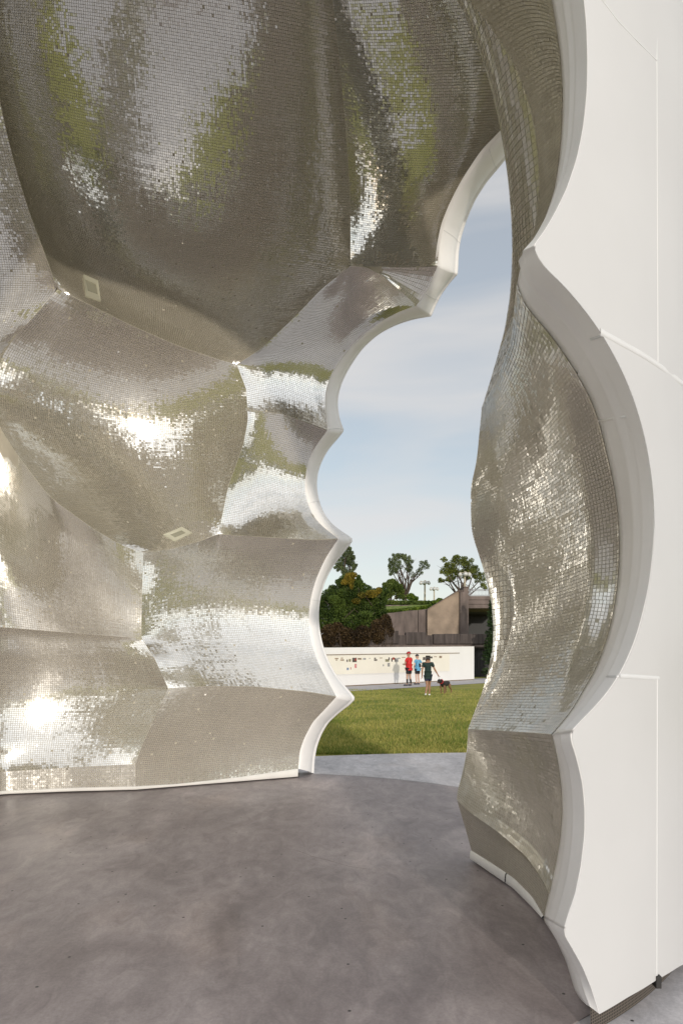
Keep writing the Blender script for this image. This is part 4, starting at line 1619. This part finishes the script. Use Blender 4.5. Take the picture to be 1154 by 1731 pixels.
def tree(name, label, Y, base_px, clumps_px, n, leaf, mat_key, zbase=None, trunk_r=.12, extra=None, depth=.8, seed=1, fork=.35):
    """clumps_px: (px, py, rx_px, ry_px, weight) at distance Y; every clump has real depth."""
    rnd = random.Random(seed)
    b = at(base_px[0], base_px[1], Y)
    zb_ = b[2] if zbase is None else zbase
    root = empty(name, (b[0], Y, zb_))
    tag(root, label, 'tree')
    cl = []
    tips = []
    for px, py, rx, ry, w in clumps_px:
        c = at(px, py, Y + rnd.uniform(-.6, .6))
        RX, RZ = rx / F_PX * Y, ry / F_PX * Y
        cl.append((c[0], c[1], c[2], RX, RX * depth, RZ, w))
        tips.append((c[0], c[1], c[2] + RZ * .35))
        # break the outline with small satellite sprays
        for k in range(5):
            a = rnd.uniform(0, 2 * math.pi)
            cl.append((c[0] + RX * 1.0 * math.cos(a), c[1] + rnd.uniform(-.7, .7) * RX, c[2] + RZ * 1.0 * math.sin(a), RX * .45, RX * .45, RZ * .45, w * .20))
    top = Vector(b) if zbase is None else Vector((b[0], Y, zb_))
    zmin = min(c[2] - c[5] for c in cl)
    fk = Vector((top.x + rnd.uniform(-.05, .05), Y, top.z + max(.4, (zmin - top.z) * fork + .3)))
    chains = [([top, top.lerp(fk, .5) + Vector((.03, 0, 0)), fk], [trunk_r * 1.25, trunk_r, trunk_r * .85])]
    chains += limbs(fk, tips, trunk_r * .65, rnd)
    branch_obj(root, chains)
    leaf_part('crown', leaves(cl, n, leaf), M_LF[mat_key], root)
    if extra:
        for key, cpx, m in extra:
            c2 = []
            for px, py, rx, ry, w in cpx:
                c = at(px, py, Y - .9)
                c2.append((c[0], c[1], c[2], rx / F_PX * Y, rx / F_PX * Y * .7, ry / F_PX * Y, w))
            leaf_part('yellow_spray', leaves(c2, m, leaf), M_LF[key], root)
    return root


# big dark tree at the left, yellow sprays in its crown
tree('leafy_tree', 'broad dark green tree with yellow sprays in its crown, left of the concrete walls', 49, (592, 1088),
     [(560, 1010, 18, 16, 1.2), (585, 1000, 20, 20, 1.5), (615, 1005, 20, 18, 1.5), (636, 1012, 14, 15, .9), (600, 1025, 26, 20, 1.8), (570, 1035, 24, 20, 1.5), (628, 1035, 18, 16, 1.2), (545, 1040, 14, 22, 1.0), (600, 1052, 30, 14, 1.2), (605, 985, 9, 9, .4), (580, 982, 10, 9, .4), (648, 1002, 6, 8, .25)],
     80000, .066, 'dark', zbase=0.0, trunk_r=.22, seed=3,
     extra=[('yellow', [(590, 978, 9, 10, 1), (597, 972, 7, 5, .5), (582, 984, 6, 5, .4), (594, 988, 4, 8, .4), (628, 1004, 12, 7, 1), (612, 1006, 8, 5, .5), (602, 1016, 8, 5, .4), (640, 998, 5, 6, .3)], 4500)])
tree('tall_sparse_tree', 'thin tall grey-green tree standing up behind the broad dark tree', 60, (584, 985),
     [(580, 948, 10, 9, 1), (588, 936, 7, 9, .8), (592, 950, 8, 10, 1), (574, 958, 8, 6, .6), (599, 958, 4, 6, .4), (584, 966, 9, 8, .7), (590, 928, 3, 5, .2)],
     9000, .06, 'grey', zbase=5.0, trunk_r=.12, seed=5, fork=.8)
tree('small_round_tree', 'small round dark green tree left of the slender forked tree', 66, (662, 1016),
     [(658, 990, 9, 8, 1), (668, 997, 10, 10, 1), (656, 1004, 8, 8, .8), (676, 1006, 7, 8, .7), (664, 983, 6, 5, .4)],
     15000, .07, 'mid', zbase=6.0, trunk_r=.12, seed=8)
tree('slender_forked_tree', 'slender tree with forked bare stems and a leaning right limb beside the lamp posts', 68, (685, 1014),
     [(662, 952, 6, 8, 1), (668, 944, 7, 7, 1), (676, 940, 6, 5, .8), (672, 956, 8, 8, 1), (663, 966, 7, 6, .7), (690, 950, 7, 8, 1), (692, 960, 6, 6, .7), (684, 944, 4, 6, .5), (715, 957, 8, 7, .55), (720, 952, 4, 4, .25), (708, 966, 6, 5, .25), (698, 972, 5, 4, .15)],
     9500, .062, 'grey', zbase=6.4, trunk_r=.15, seed=12, fork=.22)
tree('autumn_tree', 'wide olive and yellow tree behind the bridge pillar, its bare lower limbs showing', 66, (779, 1012),
     [(765, 955, 10, 9, 1), (752, 964, 9, 8, .8), (778, 948, 12, 8, 1), (790, 958, 12, 10, 1.1), (802, 966, 10, 9, .9), (770, 968, 10, 8, .9), (760, 978, 7, 5, .4), (745, 981, 6, 3, .3), (812, 978, 8, 8, .5), (786, 972, 10, 7, .7), (750, 946, 5, 4, .2), (818, 990, 5, 6, .3)],
     17000, .062, 'olive', zbase=6.4, trunk_r=.15, seed=21, fork=.12)


def conifer(label, Y, px, ytop, ybot, wpx, n, seed):
    rnd = random.Random(seed)
    p0, p1 = at(px, ybot, Y), at(px, ytop, Y)
    root = empty('spruce_tree', (p0[0], Y, 0.0))
    tag(root, label, 'tree')
    branch_obj(root, [([(p0[0], Y, 0), (p0[0], Y, p1[2] * .5), (p0[0], Y, p1[2])], [.16, .1, .02])])
    cl = []
    H = p1[2]
    for k in range(26):
        s = k / 26
        z = .5 + (H - .6) * s
        R = wpx / F_PX * Y * (1 - s) ** .8 + .12
        for j in range(6):
            a = rnd.uniform(0, 6.28)
            cl.append((p0[0] + R * .6 * math.cos(a), Y + R * .6 * math.sin(a), z - R * .12, R * .45, R * .45, .14, 1 - s * .6))
    leaf_part('crown', leaves(cl, n, .13, .3), M_LF['conifer'], root)
    return root


conifer('dark spruce at the right, in front of the footbridge opening beside the mirrored pier', 50, 835, 985, 1150, 20, 7000, 4)


def bush(name, label, clumps, n, leaf, key, zlow, cat='shrub', seed=0, group=None, Y=50):
    rnd = random.Random(seed)
    cl = []
    for px, py, rx, ry, w in clumps:
        c = at(px, py, Y + rnd.uniform(-.4, .4))
        cl.append((c[0], c[1], c[2], rx / F_PX * Y, rx / F_PX * Y * .8, ry / F_PX * Y, w))
    root = empty(name, (cl[0][0], Y, zlow))
    tag(root, label, cat, group)
    ch = []
    for c in cl:
        ch += limbs((c[0], c[1], zlow), [(c[0] + rnd.uniform(-.4, .4), c[1], c[2] + c[5] * .5) for _ in range(3)], .03, rnd)
    branch_obj(root, ch, 'stems')
    leaf_part('foliage', leaves(cl, n, leaf), M_LF[key], root)
    return root


bush('dry_shrub', 'brown dry shrub below the broad tree, behind the left half of the display wall', [(556, 1075, 16, 20, 1), (585, 1078, 18, 18, 1), (612, 1076, 16, 20, 1), (638, 1068, 14, 22, 1), (652, 1050, 9, 12, .6), (570, 1062, 12, 10, .5)], 14000, .075, 'brown', 0.2, seed=3, Y=47.5)
bush('dry_shrub', 'reddish brown shrub against the terrace wall, right of the broad tree', [(655, 1058, 8, 14, 1), (645, 1050, 8, 10, .8), (660, 1068, 6, 10, .5)], 1500, .10, 'brown', 1.5, seed=5, Y=50.5)
bush('trimmed_hedge', 'clipped green hedge along the terrace top under the slender tree', [(646 + 6 * k, 1018.5 + .05 * k, 6, 3.6, 1) for k in range(15)], 5200, .10, 'mid', 5.9, cat='hedge', seed=7, Y=63)
bush('bank_shrub', 'bright green low planting on the bank sloping up to the abutment', [(650 + 7 * k, 1033.5 - .35 * k - .03 * k * k, 7, 2.4 + .10 * k, 1) for k in range(13)] + [(735, 1019, 8, 4, 1), (743, 1014.5, 6, 3.6, .7)], 6000, .10, 'lime', 5.0, cat='shrub', seed=9, Y=58)
bush('small_shrub', 'small bright bush at the foot of the slender tree', [(694, 1009, 7, 6, 1), (702, 1012, 5, 4, .6)], 900, .12, 'lime', 6.2, seed=13, Y=65)

# ------------------------------------------------------------------ street lamps with globe clusters
M_LAMP = mat('lamp_post_paint', (0.42, 0.37, 0.28), 0.5, var=.05)
M_GLOBE = mat('lamp_globe', (0.55, 0.55, 0.53), 0.15, var=.03)


def lamp(px, ytop, Y, zbase, label):
    x, _, zt_ = at(px, ytop, Y)
    root = empty('street_lamp', (x, Y, zbase))
    tag(root, label, 'street lamp', 'globe street lamps on the terrace')
    bm = bmesh.new()
    tube(bm, [(x, Y, zbase), (x, Y, zt_ - .4), (x, Y, zt_)], [.10, .085, .07], 10)
    under(bm_obj('pole', bm, M_LAMP, smooth=True), root)
    bm = bmesh.new()
    tube(bm, [(x - .42, Y, zt_ - .12), (x + .42, Y, zt_ - .12)], [.03, .03], 6)
    tube(bm, [(x, Y - .42, zt_ - .12), (x, Y + .42, zt_ - .12)], [.03, .03], 6)
    under(bm_obj('arm', bm, M_LAMP), root)
    for dx, dy in ((-.42, 0), (.42, 0), (0, -.42), (0, .42)):
        bm = bmesh.new()
        bmesh.ops.create_uvsphere(bm, u_segments=12, v_segments=8, radius=.19, matrix=Matrix.Translation((x + dx, Y + dy, zt_ - .30)))
        under(bm_obj('globe', bm, M_GLOBE, smooth=True), root)
        bm = bmesh.new()
        tube(bm, [(x + dx, Y + dy, zt_ - .14), (x + dx, Y + dy, zt_ - .05)], [.12, .03], 8)
        under(bm_obj('globe_cap', bm, M_LAMP), root)
    return root


lamp(717.8, 981, 72, 6.2, 'taller globe street lamp left of the pair, rising from the hedge beside the slender tree')
lamp(733.5, 992, 86, 6.2, 'shorter, farther globe street lamp standing above the grassy bank')
lamp(785.3, 966, 63, 6.4, 'globe street lamp directly above the bridge pillar in front of the olive tree')

# far wood behind the camera and round the lawn: the dark line the mirrors pick up
cl = []
rw = random.Random(5)
for k in range(240):
    a = rw.uniform(0, 2 * math.pi)
    if abs(((a - math.pi / 2 + math.pi) % (2 * math.pi)) - math.pi) < .75:
        continue
    r = rw.uniform(75, 105)
    hgt = rw.uniform(3, 6.5)
    cl.append((r * math.cos(a), r * math.sin(a), hgt * .5, rw.uniform(3, 6), rw.uniform(3, 6), hgt * .55, 1))
leaf_part('far_wood', leaves(cl, 26000, .9), M_LF['dark'], None, kind='stuff')

# short grass blades standing on the near part of the lawn
nb_ = 60000
gy = 11.2 + 22 * RNG.random(nb_) ** 1.6
gx = RNG.uniform(-.12, .30, nb_) * gy
ok = (gx - 2.5) ** 2 + (gy - 1.4) ** 2 > 10.0 ** 2
gx, gy = gx[ok], gy[ok]
m = len(gx)
hh = RNG.uniform(.03, .065, m)
wv = RNG.uniform(.006, .012, m)
an = RNG.uniform(0, math.pi, m)
lx, ly = RNG.normal(0, .018, m), RNG.normal(0, .018, m)
B = np.stack([gx, gy, np.full(m, -.012)], 1)
S = np.stack([np.cos(an) * wv, np.sin(an) * wv, np.zeros(m)], 1)
Tp = B + np.stack([lx, ly, hh], 1)
blades = leaf_part('lawn_blades', np.stack([B - S, B + S, Tp + S * .25, Tp - S * .25], 1), mat_leaf('grass_blade', (0.16, 0.22, 0.035), (0.50, 0.44, 0.13), .5), None, kind='stuff')

# ------------------------------------------------------------------ people and the dog
M_SKIN = mat('skin', (0.42, 0.25, 0.17), 0.5, var=.05)
M_SKIN2 = mat('skin_pale', (0.55, 0.36, 0.28), 0.5, var=.05)
M_SKIN3 = mat('skin_tan', (0.34, 0.18, 0.11), 0.5, var=.05)
M_RED = mat('red_jersey', (0.55, 0.018, 0.018), 0.7, var=.1)
M_BLUE = mat('blue_jersey', (0.11, 0.33, 0.52), 0.7, var=.1)
M_CLOTH_BLACK = mat('black_cloth', (0.012, 0.012, 0.014), 0.8)
M_GREEN = mat('dark_green_shirt', (0.010, 0.028, 0.024), 0.85, var=.15)
M_NAVY = mat('navy_shorts', (0.025, 0.030, 0.075), 0.85)
M_HELM_R = mat('red_helmet', (0.42, 0.015, 0.02), 0.3)
M_HELM_K = mat('dark_helmet', (0.02, 0.02, 0.026), 0.3)
M_SHOE_D = mat('dark_shoe', (0.03, 0.035, 0.05), 0.6)
M_SHOE_W = mat('white_shoe', (0.80, 0.80, 0.78), 0.5)
M_HAIR = mat('dark_hair', (0.016, 0.011, 0.009), 0.6)
M_EYE = mat('eye_dark', (0.015, 0.012, 0.01), 0.2)


def skin_obj(name, verts, edges, radii, material, parent=None, sub=2, root=0):
    me = bpy.data.meshes.new(name)
    me.from_pydata([tuple(v) for v in verts], edges, [])
    me.materials.append(material)
    o = bpy.data.objects.new(name, me)
    link(o, parent)
    sk = o.modifiers.new('skin', 'SKIN')
    sk.use_smooth_shade = True
    for i, r in enumerate(radii):
        d = me.skin_vertices[0].data[i]
        d.radius = (r, r) if not isinstance(r, tuple) else r
        d.use_root = (i == root)
    ss = o.modifiers.new('sub', 'SUBSURF')
    ss.levels = ss.render_levels = sub
    return o


class Rig:
    def __init__(s):
        s.v, s.e, s.r = [], [], []

    def add(s, p, r, prev=None):
        s.v.append(Vector(p))
        s.r.append(r)
        if prev is not None:
            s.e.append((prev, len(s.v) - 1))
        return len(s.v) - 1

    def chain(s, pts, rs, prev=None):
        for p, r in zip(pts, rs):
            prev = s.add(p, r, prev)
        return prev


def hand(rig, wrist_i, wrist, fwd, side, k):
    """Palm with four curled fingers of unequal length and a thumb off its side."""
    f, sd = Vector(fwd).normalized(), Vector(side).normalized()
    n = f.cross(sd).normalized()
    palm = rig.add(wrist + f * .045 * k, .026 * k, wrist_i)
    knu = rig.add(wrist + f * .085 * k, .030 * k, palm)
    for q, ln in ((-1.5, .060), (-.5, .074), (.5, .070), (1.5, .052)):
        b = wrist + f * .092 * k + sd * q * .019 * k
        i = rig.add(b, .0095 * k, knu)
        i = rig.add(b + (f * .6 + n * .25) * ln * k * .6, .0088 * k, i)
        rig.add(b + (f * .85 + n * .62) * ln * k, .0075 * k, i)
    t = wrist + f * .035 * k - sd * .030 * k
    i = rig.add(t, .011 * k, palm)
    i = rig.add(t + (f * .6 - sd * .7) * .03 * k, .010 * k, i)
    rig.add(t + (f * 1.1 - sd * .8 + n * .3) * .05 * k, .0085 * k, i)


def person(label, loc, rz, H, skin, J, look=0.0):
    """J: joint positions for 1.75 m (x right, y forward, z up). Returns root and scale."""
    k = H / 1.75
    root = empty('person', loc, rz)
    tag(root, label, 'person')
    S = lambda p: Vector(p) * k
    rig = Rig()
    pel = rig.add(S((0, 0, .93)), .130 * k)
    wai = rig.add(S(J.get('waist', (0, 0, 1.06))), .112 * k, pel)
    che = rig.add(S(J.get('chest', (0, .0, 1.27))), .135 * k, wai)
    nb = rig.add(S(J.get('nbase', (0, -.005, 1.43))), .085 * k, che)
    nk = rig.add(S(J.get('neck', (0, .01, 1.50))), .052 * k, nb)
    hd = Vector(J.get('head', (0, .03, 1.62)))
    lk = Vector((math.sin(look), math.cos(look), 0))
    h1 = rig.add(S(hd - Vector((0, 0, .05)) + lk * .01), .070 * k, nk)
    h2 = rig.add(S(hd + Vector((0, 0, .03))), .086 * k, h1)
    rig.add(S(hd + Vector((0, -.005, .09))), .060 * k, h2)
    rig.add(S(hd + lk * .098 + Vector((0, 0, -.015))), .014 * k, h1)                # nose
    for sx in (-1, 1):
        sdv = Vector((lk.y, -lk.x, 0)) * sx
        rig.add(S(hd + sdv * .088 + Vector((0, 0, .0))), .016 * k, h2)            # ears
    for s in ('l', 'r'):
        sx = -1 if s == 'l' else 1
        sh = J[s + 'sh'] if s + 'sh' in J else (sx * .175, -.01, 1.40)
        a = rig.add(S(sh), .056 * k, nb)
        el, wr = S(J[s + 'el']), S(J[s + 'wr'])
        b = rig.add(S(sh).lerp(el, .5), .046 * k, a)
        b = rig.add(el, .038 * k, b)
        b = rig.add(el.lerp(wr, .4), .037 * k, b)
        w = rig.add(wr, .025 * k, b)
        hand(rig, w, wr, (wr - el), J.get(s + 'side', (0, sx * -1, 0)), k)
        hp = S((sx * .088, 0, .88))
        kn, an, to = S(J[s + 'kn']), S(J[s + 'an']), S(J[s + 'to'])
        b = rig.add(hp, .088 * k, pel)
        b = rig.add(hp.lerp(kn, .55), .070 * k, b)
        b = rig.add(kn, .053 * k, b)
        b = rig.add(kn.lerp(an, .35), .055 * k, b)
        b = rig.add(an, .036 * k, b)
        rig.add(to, .030 * k, b)
    body = skin_obj('body', rig.v, rig.e, rig.r, skin, root)
    for sx in (-1, 1):                                                             # eyes and mouth
        c = S(hd + lk * .082 + Vector((lk.y, -lk.x, 0)) * sx * .032 + Vector((0, 0, .02)))
        bm = bmesh.new()
        bmesh.ops.create_uvsphere(bm, u_segments=8, v_segments=6, radius=.011 * k, matrix=Matrix.Translation(c))
        bm_obj('eye', bm, M_EYE, root, smooth=True)
    bm = bmesh.new()
    bmesh.ops.create_uvsphere(bm, u_segments=8, v_segments=6, radius=.016 * k, matrix=Matrix.Translation(S(hd + lk * .074 + Vector((0, 0, -.062)))))
    bm_obj('mouth', bm, mat('lip_' + label[:6].replace(' ', '_'), (0.32, 0.12, 0.10), .5), root, smooth=True)
    return root, k, S, hd, lk


def shirt(root, S, k, J, material, hem=.90, grow=.016, sleeve=.55, name='shirt'):
    rig = Rig()
    p = rig.add(S((0, 0, hem)), (.142 + grow) * k)
    rig.add(S((0, 0, hem - .035)), (.140 + grow) * k, p)
    w = rig.add(S(J.get('waist', (0, 0, 1.06))), (.118 + grow) * k, p)
    c = rig.add(S(J.get('chest', (0, 0, 1.27))), (.138 + grow) * k, w)
    n = rig.add(S(J.get('nbase', (0, -.005, 1.43))), (.084 + grow * .7) * k, c)
    for s in ('l', 'r'):
        sx = -1 if s == 'l' else 1
        sh = S(J[s + 'sh'] if s + 'sh' in J else (sx * .175, -.01, 1.40))
        el = S(J[s + 'el'])
        a = rig.add(sh, (.060 + grow) * k, n)
        b = rig.add(sh.lerp(el, sleeve * .6), (.050 + grow) * k, a)
        rig.add(sh.lerp(el, sleeve), (.050 + grow) * k, b)
    return skin_obj(name, rig.v, rig.e, rig.r, material, root)


def shorts(root, S, k, J, material, to=.62, grow=.014):
    rig = Rig()
    p = rig.add(S((0, 0, .95)), (.130 + grow) * k)
    for s in ('l', 'r'):
        sx = -1 if s == 'l' else 1
        hp, kn = S((sx * .088, 0, .86)), S(J[s + 'kn'])
        a = rig.add(hp, (.090 + grow) * k, p)
        b = rig.add(hp.lerp(kn, to * .6), (.078 + grow) * k, a)
        rig.add(hp.lerp(kn, to), (.072 + grow) * k, b)
    return skin_obj('shorts', rig.v, rig.e, rig.r, material, root)


def limb_cover(root, name, pts, rs, material):
    rig = Rig()
    rig.chain(pts, rs)
    return skin_obj(name, rig.v, rig.e, rig.r, material, root, sub=1)


def footwear(root, S, k, J, material, name='shoe', lift=0.0):
    for s in ('l', 'r'):
        an, to = S(J[s + 'an']), S(J[s + 'to'])
        d = (to - an)
        d.z = 0
        d.normalize()
        heel = an - d * .04 * k - Vector((0, 0, .045 * k))
        limb_cover(root, name, [heel, an + d * .05 * k - Vector((0, 0, .04 * k)), to + d * .045 * k + Vector((0, 0, .0))], [.047 * k, .050 * k, .038 * k], material)


def helmet(root, S, k, hd, material, lk):
    bm = bmesh.new()
    bmesh.ops.create_uvsphere(bm, u_segments=20, v_segments=12, radius=.118 * k)
    for v in list(bm.verts):
        if v.co.z < -.018 * k:
            bm.verts.remove(v)
    for v in bm.verts:
        v.co.y *= 1.22
        v.co.z *= .92
    ob = bm_obj('helmet', bm, material, root, smooth=True)
    ob.location = S(hd + Vector((0, -.005, .055)))
    ob.rotation_euler = (math.radians(-6), 0, -math.atan2(lk.x, lk.y))
    so = ob.modifiers.new('thick', 'SOLIDIFY')
    so.thickness = .018 * k
    for q in (-1, 0, 1):
        b2 = bmesh.new()
        box(b2, (q * .055 - .010) * k, (q * .055 + .010) * k, -.09 * k, .07 * k, .085 * k - abs(q) * .02 * k, .112 * k - abs(q) * .02 * k)
        v_ = bm_obj('helmet_vent', b2, M_CLOTH_BLACK, ob)
    return ob


def ground(px, py):
    Y = CAM_H * F_PX / (py - HOR)
    return ((px - CX) / F_PX * Y, Y, 0.0)


# cyclist in the red jersey: three-quarter back view, arms folded
Lr = ground(691, 1159.8)
J1 = dict(lel=(-.25, .08, 1.12), lwr=(.04, .24, 1.17), rel=(.25, .08, 1.12), rwr=(-.04, .22, 1.12), lside=(0, 0, 1), rside=(0, 0, 1),
          lkn=(-.11, .03, .49), lan=(-.15, -.02, .09), lto=(-.20, .15, .035), rkn=(.10, .02, .49), ran=(.13, -.04, .09), rto=(.12, .14, .035))
p1, k, S, hd, lk = person('cyclist in red jersey, red helmet and black shorts with arms folded', (Lr[0], Lr[1], .006), math.radians(42), 1.83, M_SKIN, J1, look=.2)
shirt(p1, S, k, J1, M_RED, .965, .016)
shorts(p1, S, k, J1, M_CLOTH_BLACK, .72)
for s in ('l', 'r'):
    kn, an = S(J1[s + 'kn']), S(J1[s + 'an'])
    limb_cover(p1, 'long_sock', [kn.lerp(an, .22), kn.lerp(an, .6), an], [.060 * k, .054 * k, .043 * k], M_CLOTH_BLACK)
footwear(p1, S, k, J1, M_SHOE_D)
helmet(p1, S, k, hd, M_HELM_R, lk)

# cyclist in the blue jersey: hand on hip
Lb = ground(705.5, 1157.6)
J2 = dict(lel=(-.27, -.02, 1.13), lwr=(-.12, .18, 1.02), rel=(.36, -.08, 1.15), rwr=(.17, .04, 1.00), lside=(0, 0, 1), rside=(0, 0, 1),
          lkn=(-.09, .03, .49), lan=(-.09, -.02, .09), lto=(-.13, .15, .035), rkn=(.09, .03, .49), ran=(.10, -.03, .09), rto=(.13, .14, .035), head=(0, .05, 1.61))
p2, k, S, hd, lk = person('cyclist in light blue and black jersey with dark helmet, hand on hip', (Lb[0], Lb[1], .006), math.radians(35), 1.70, M_SKIN2, J2, look=.55)
shirt(p2, S, k, J2, M_BLUE, .965, .012)
limb_cover(p2, 'jersey_side_panel', [S((.06, -.07, 1.27)), S((.06, -.075, 1.10)), S((.05, -.06, .98))], [.115 * k, .118 * k, .128 * k], M_CLOTH_BLACK)
shorts(p2, S, k, J2, M_CLOTH_BLACK, .70)
footwear(p2, S, k, J2, M_SHOE_D)
helmet(p2, S, k, hd, M_HELM_K, lk)

# walker with the dog: seen from behind, mid-stride
Lw = ground(723, 1176.2)
J3 = dict(lel=(-.24, -.05, 1.12), lwr=(-.25, .02, .86), rel=(.29, .0, 1.14), rwr=(.42, .08, .92), lside=(0, -1, 0), rside=(0, 1, 0),
          lkn=(-.03, -.02, .47), lan=(-.10, -.30, .13), lto=(-.11, -.16, .035), rkn=(.07, .16, .50), ran=(.06, .20, .085), rto=(.08, .36, .035), head=(0, .03, 1.60))
p3, k, S, hd, lk = person('dark haired person in dark green shirt and navy shorts walking away across lawn', (Lw[0], Lw[1], -.01), math.radians(-6), 1.66, M_SKIN3, J3)
shirt(p3, S, k, J3, M_GREEN, .90, .022, .62)
shorts(p3, S, k, J3, M_NAVY, .62, .022)
footwear(p3, S, k, J3, M_SHOE_W)
rig = Rig()
a = rig.add(S(hd + Vector((0, -.015, .03))), .100 * k)
b = rig.add(S(hd + Vector((0, -.02, .10))), .082 * k, a)
rig.add(S(hd + Vector((0, -.045, -.045))), .070 * k, a)
skin_obj('hair', rig.v, rig.e, rig.r, M_HAIR, p3)
limb_cover(p3, 'wrist_band', [S(J3['lwr']) + Vector((0, 0, .03)), S(J3['lwr']) + Vector((0, 0, .05))], [.031 * k, .031 * k], M_CLOTH_BLACK)

# the dog: black back, tan legs, head turned down towards the walker, red collar
M_DOG = mat('black_fur', (0.018, 0.014, 0.012), 0.8, var=.3, scale=30, bump=.3, bscale=90)
M_DOGT = mat('tan_fur', (0.20, 0.11, 0.055), 0.8, var=.2, scale=30)
M_COLLAR = mat('red_collar', (0.45, 0.02, 0.03), 0.6)
Ld = ground(752, 1172.2)
dog = empty('dog', (Ld[0], Ld[1], -.01), math.radians(148))
tag(dog, 'black and tan dog with red collar on the lawn beside the walking person', 'dog')
rig = Rig()
bd = rig.add((0, 0, .42), .125)                     # y forward
ch = rig.add((0, .20, .40), .150, bd)
sh = rig.add((0, .32, .46), .115, ch)
n1 = rig.add((0, .42, .53), .085, sh)
h1 = rig.add((.02, .54, .56), .078, n1)
h2 = rig.add((.03, .62, .52), .050, h1)
rig.add((.035, .70, .49), .033, h2)
for sx in (-1, 1):
    rig.add((.02 + sx * .06, .51, .635), .018, h1)
lo = rig.add((0, -.20, .43), .110, bd)
rp = rig.add((0, -.34, .45), .105, lo)
t = rig.add((0, -.46, .44), .030, rp)
t = rig.add((.02, -.56, .33), .024, t)
rig.add((.03, -.62, .22), .014, t)
skin_obj('body', rig.v, rig.e, rig.r, M_DOG, dog)
for sx, q in ((-1, .04), (1, -.05)):
    limb_cover(dog, 'front_leg', [Vector((sx * .085, .28, .38)), Vector((sx * .09, .27 + q * .5, .24)), Vector((sx * .09, .26 + q, .11)), Vector((sx * .09, .27 + q, .025)), Vector((sx * .09, .32 + q, .022))], [.062, .042, .030, .026, .028], M_DOGT)
for sx, q in ((-1, -.08), (1, .06)):
    limb_cover(dog, 'hind_leg', [Vector((sx * .08, -.32, .42)), Vector((sx * .10, -.22 + q * .4, .27)), Vector((sx * .10, -.38 + q, .16)), Vector((sx * .10, -.36 + q, .03)), Vector((sx * .10, -.30 + q, .022))], [.085, .055, .032, .026, .028], M_DOGT)
limb_cover(dog, 'muzzle', [Vector((.03, .63, .505)), Vector((.036, .71, .485))], [.040, .030], M_DOGT)
for sx in (-1, 1):
    limb_cover(dog, 'ear', [Vector((.02 + sx * .055, .515, .63)), Vector((.02 + sx * .085, .525, .58)), Vector((.02 + sx * .09, .54, .53))], [.022, .026, .012], M_DOG)
    bm = bmesh.new()
    bmesh.ops.create_uvsphere(bm, u_segments=8, v_segments=6, radius=.012, matrix=Matrix.Translation((.025 + sx * .035, .605, .575)))
    bm_obj('eye', bm, M_EYE, dog, smooth=True)
bm = bmesh.new()
bmesh.ops.create_uvsphere(bm, u_segments=8, v_segments=6, radius=.016, matrix=Matrix.Translation((.038, .742, .495)))
bm_obj('nose', bm, M_EYE, dog, smooth=True)
bm = bmesh.new()
ring = []
for i in range(17):
    a_ = 2 * math.pi * i / 16
    ring.append((.005 + .098 * math.cos(a_), .43 + .05 * math.sin(a_) * -.6, .535 + .090 * math.sin(a_)))
tube(bm, ring, [.020] * 17, 6)
bm_obj('collar', bm, M_COLLAR, dog, smooth=True)
# the leash sags from the walker's right hand to the collar
hnd = Matrix.Translation(p3.location) @ Matrix.Rotation(p3.rotation_euler.z, 4, 'Z') @ (S((.435, .09, .86)))
col = Matrix.Translation(dog.location) @ Matrix.Rotation(dog.rotation_euler.z, 4, 'Z') @ Vector((0, .42, .60))
bm = bmesh.new()
pts = [hnd.lerp(col, i / 10) - Vector((0, 0, .05 * math.sin(math.pi * i / 10))) for i in range(11)]
tube(bm, pts, [.007] * 11, 6)
tag(bm_obj('leash', bm, mat('leash_webbing', (0.30, 0.32, 0.36), 0.6), smooth=True), 'thin grey leash stretched between the walking person and the dog', 'leash')
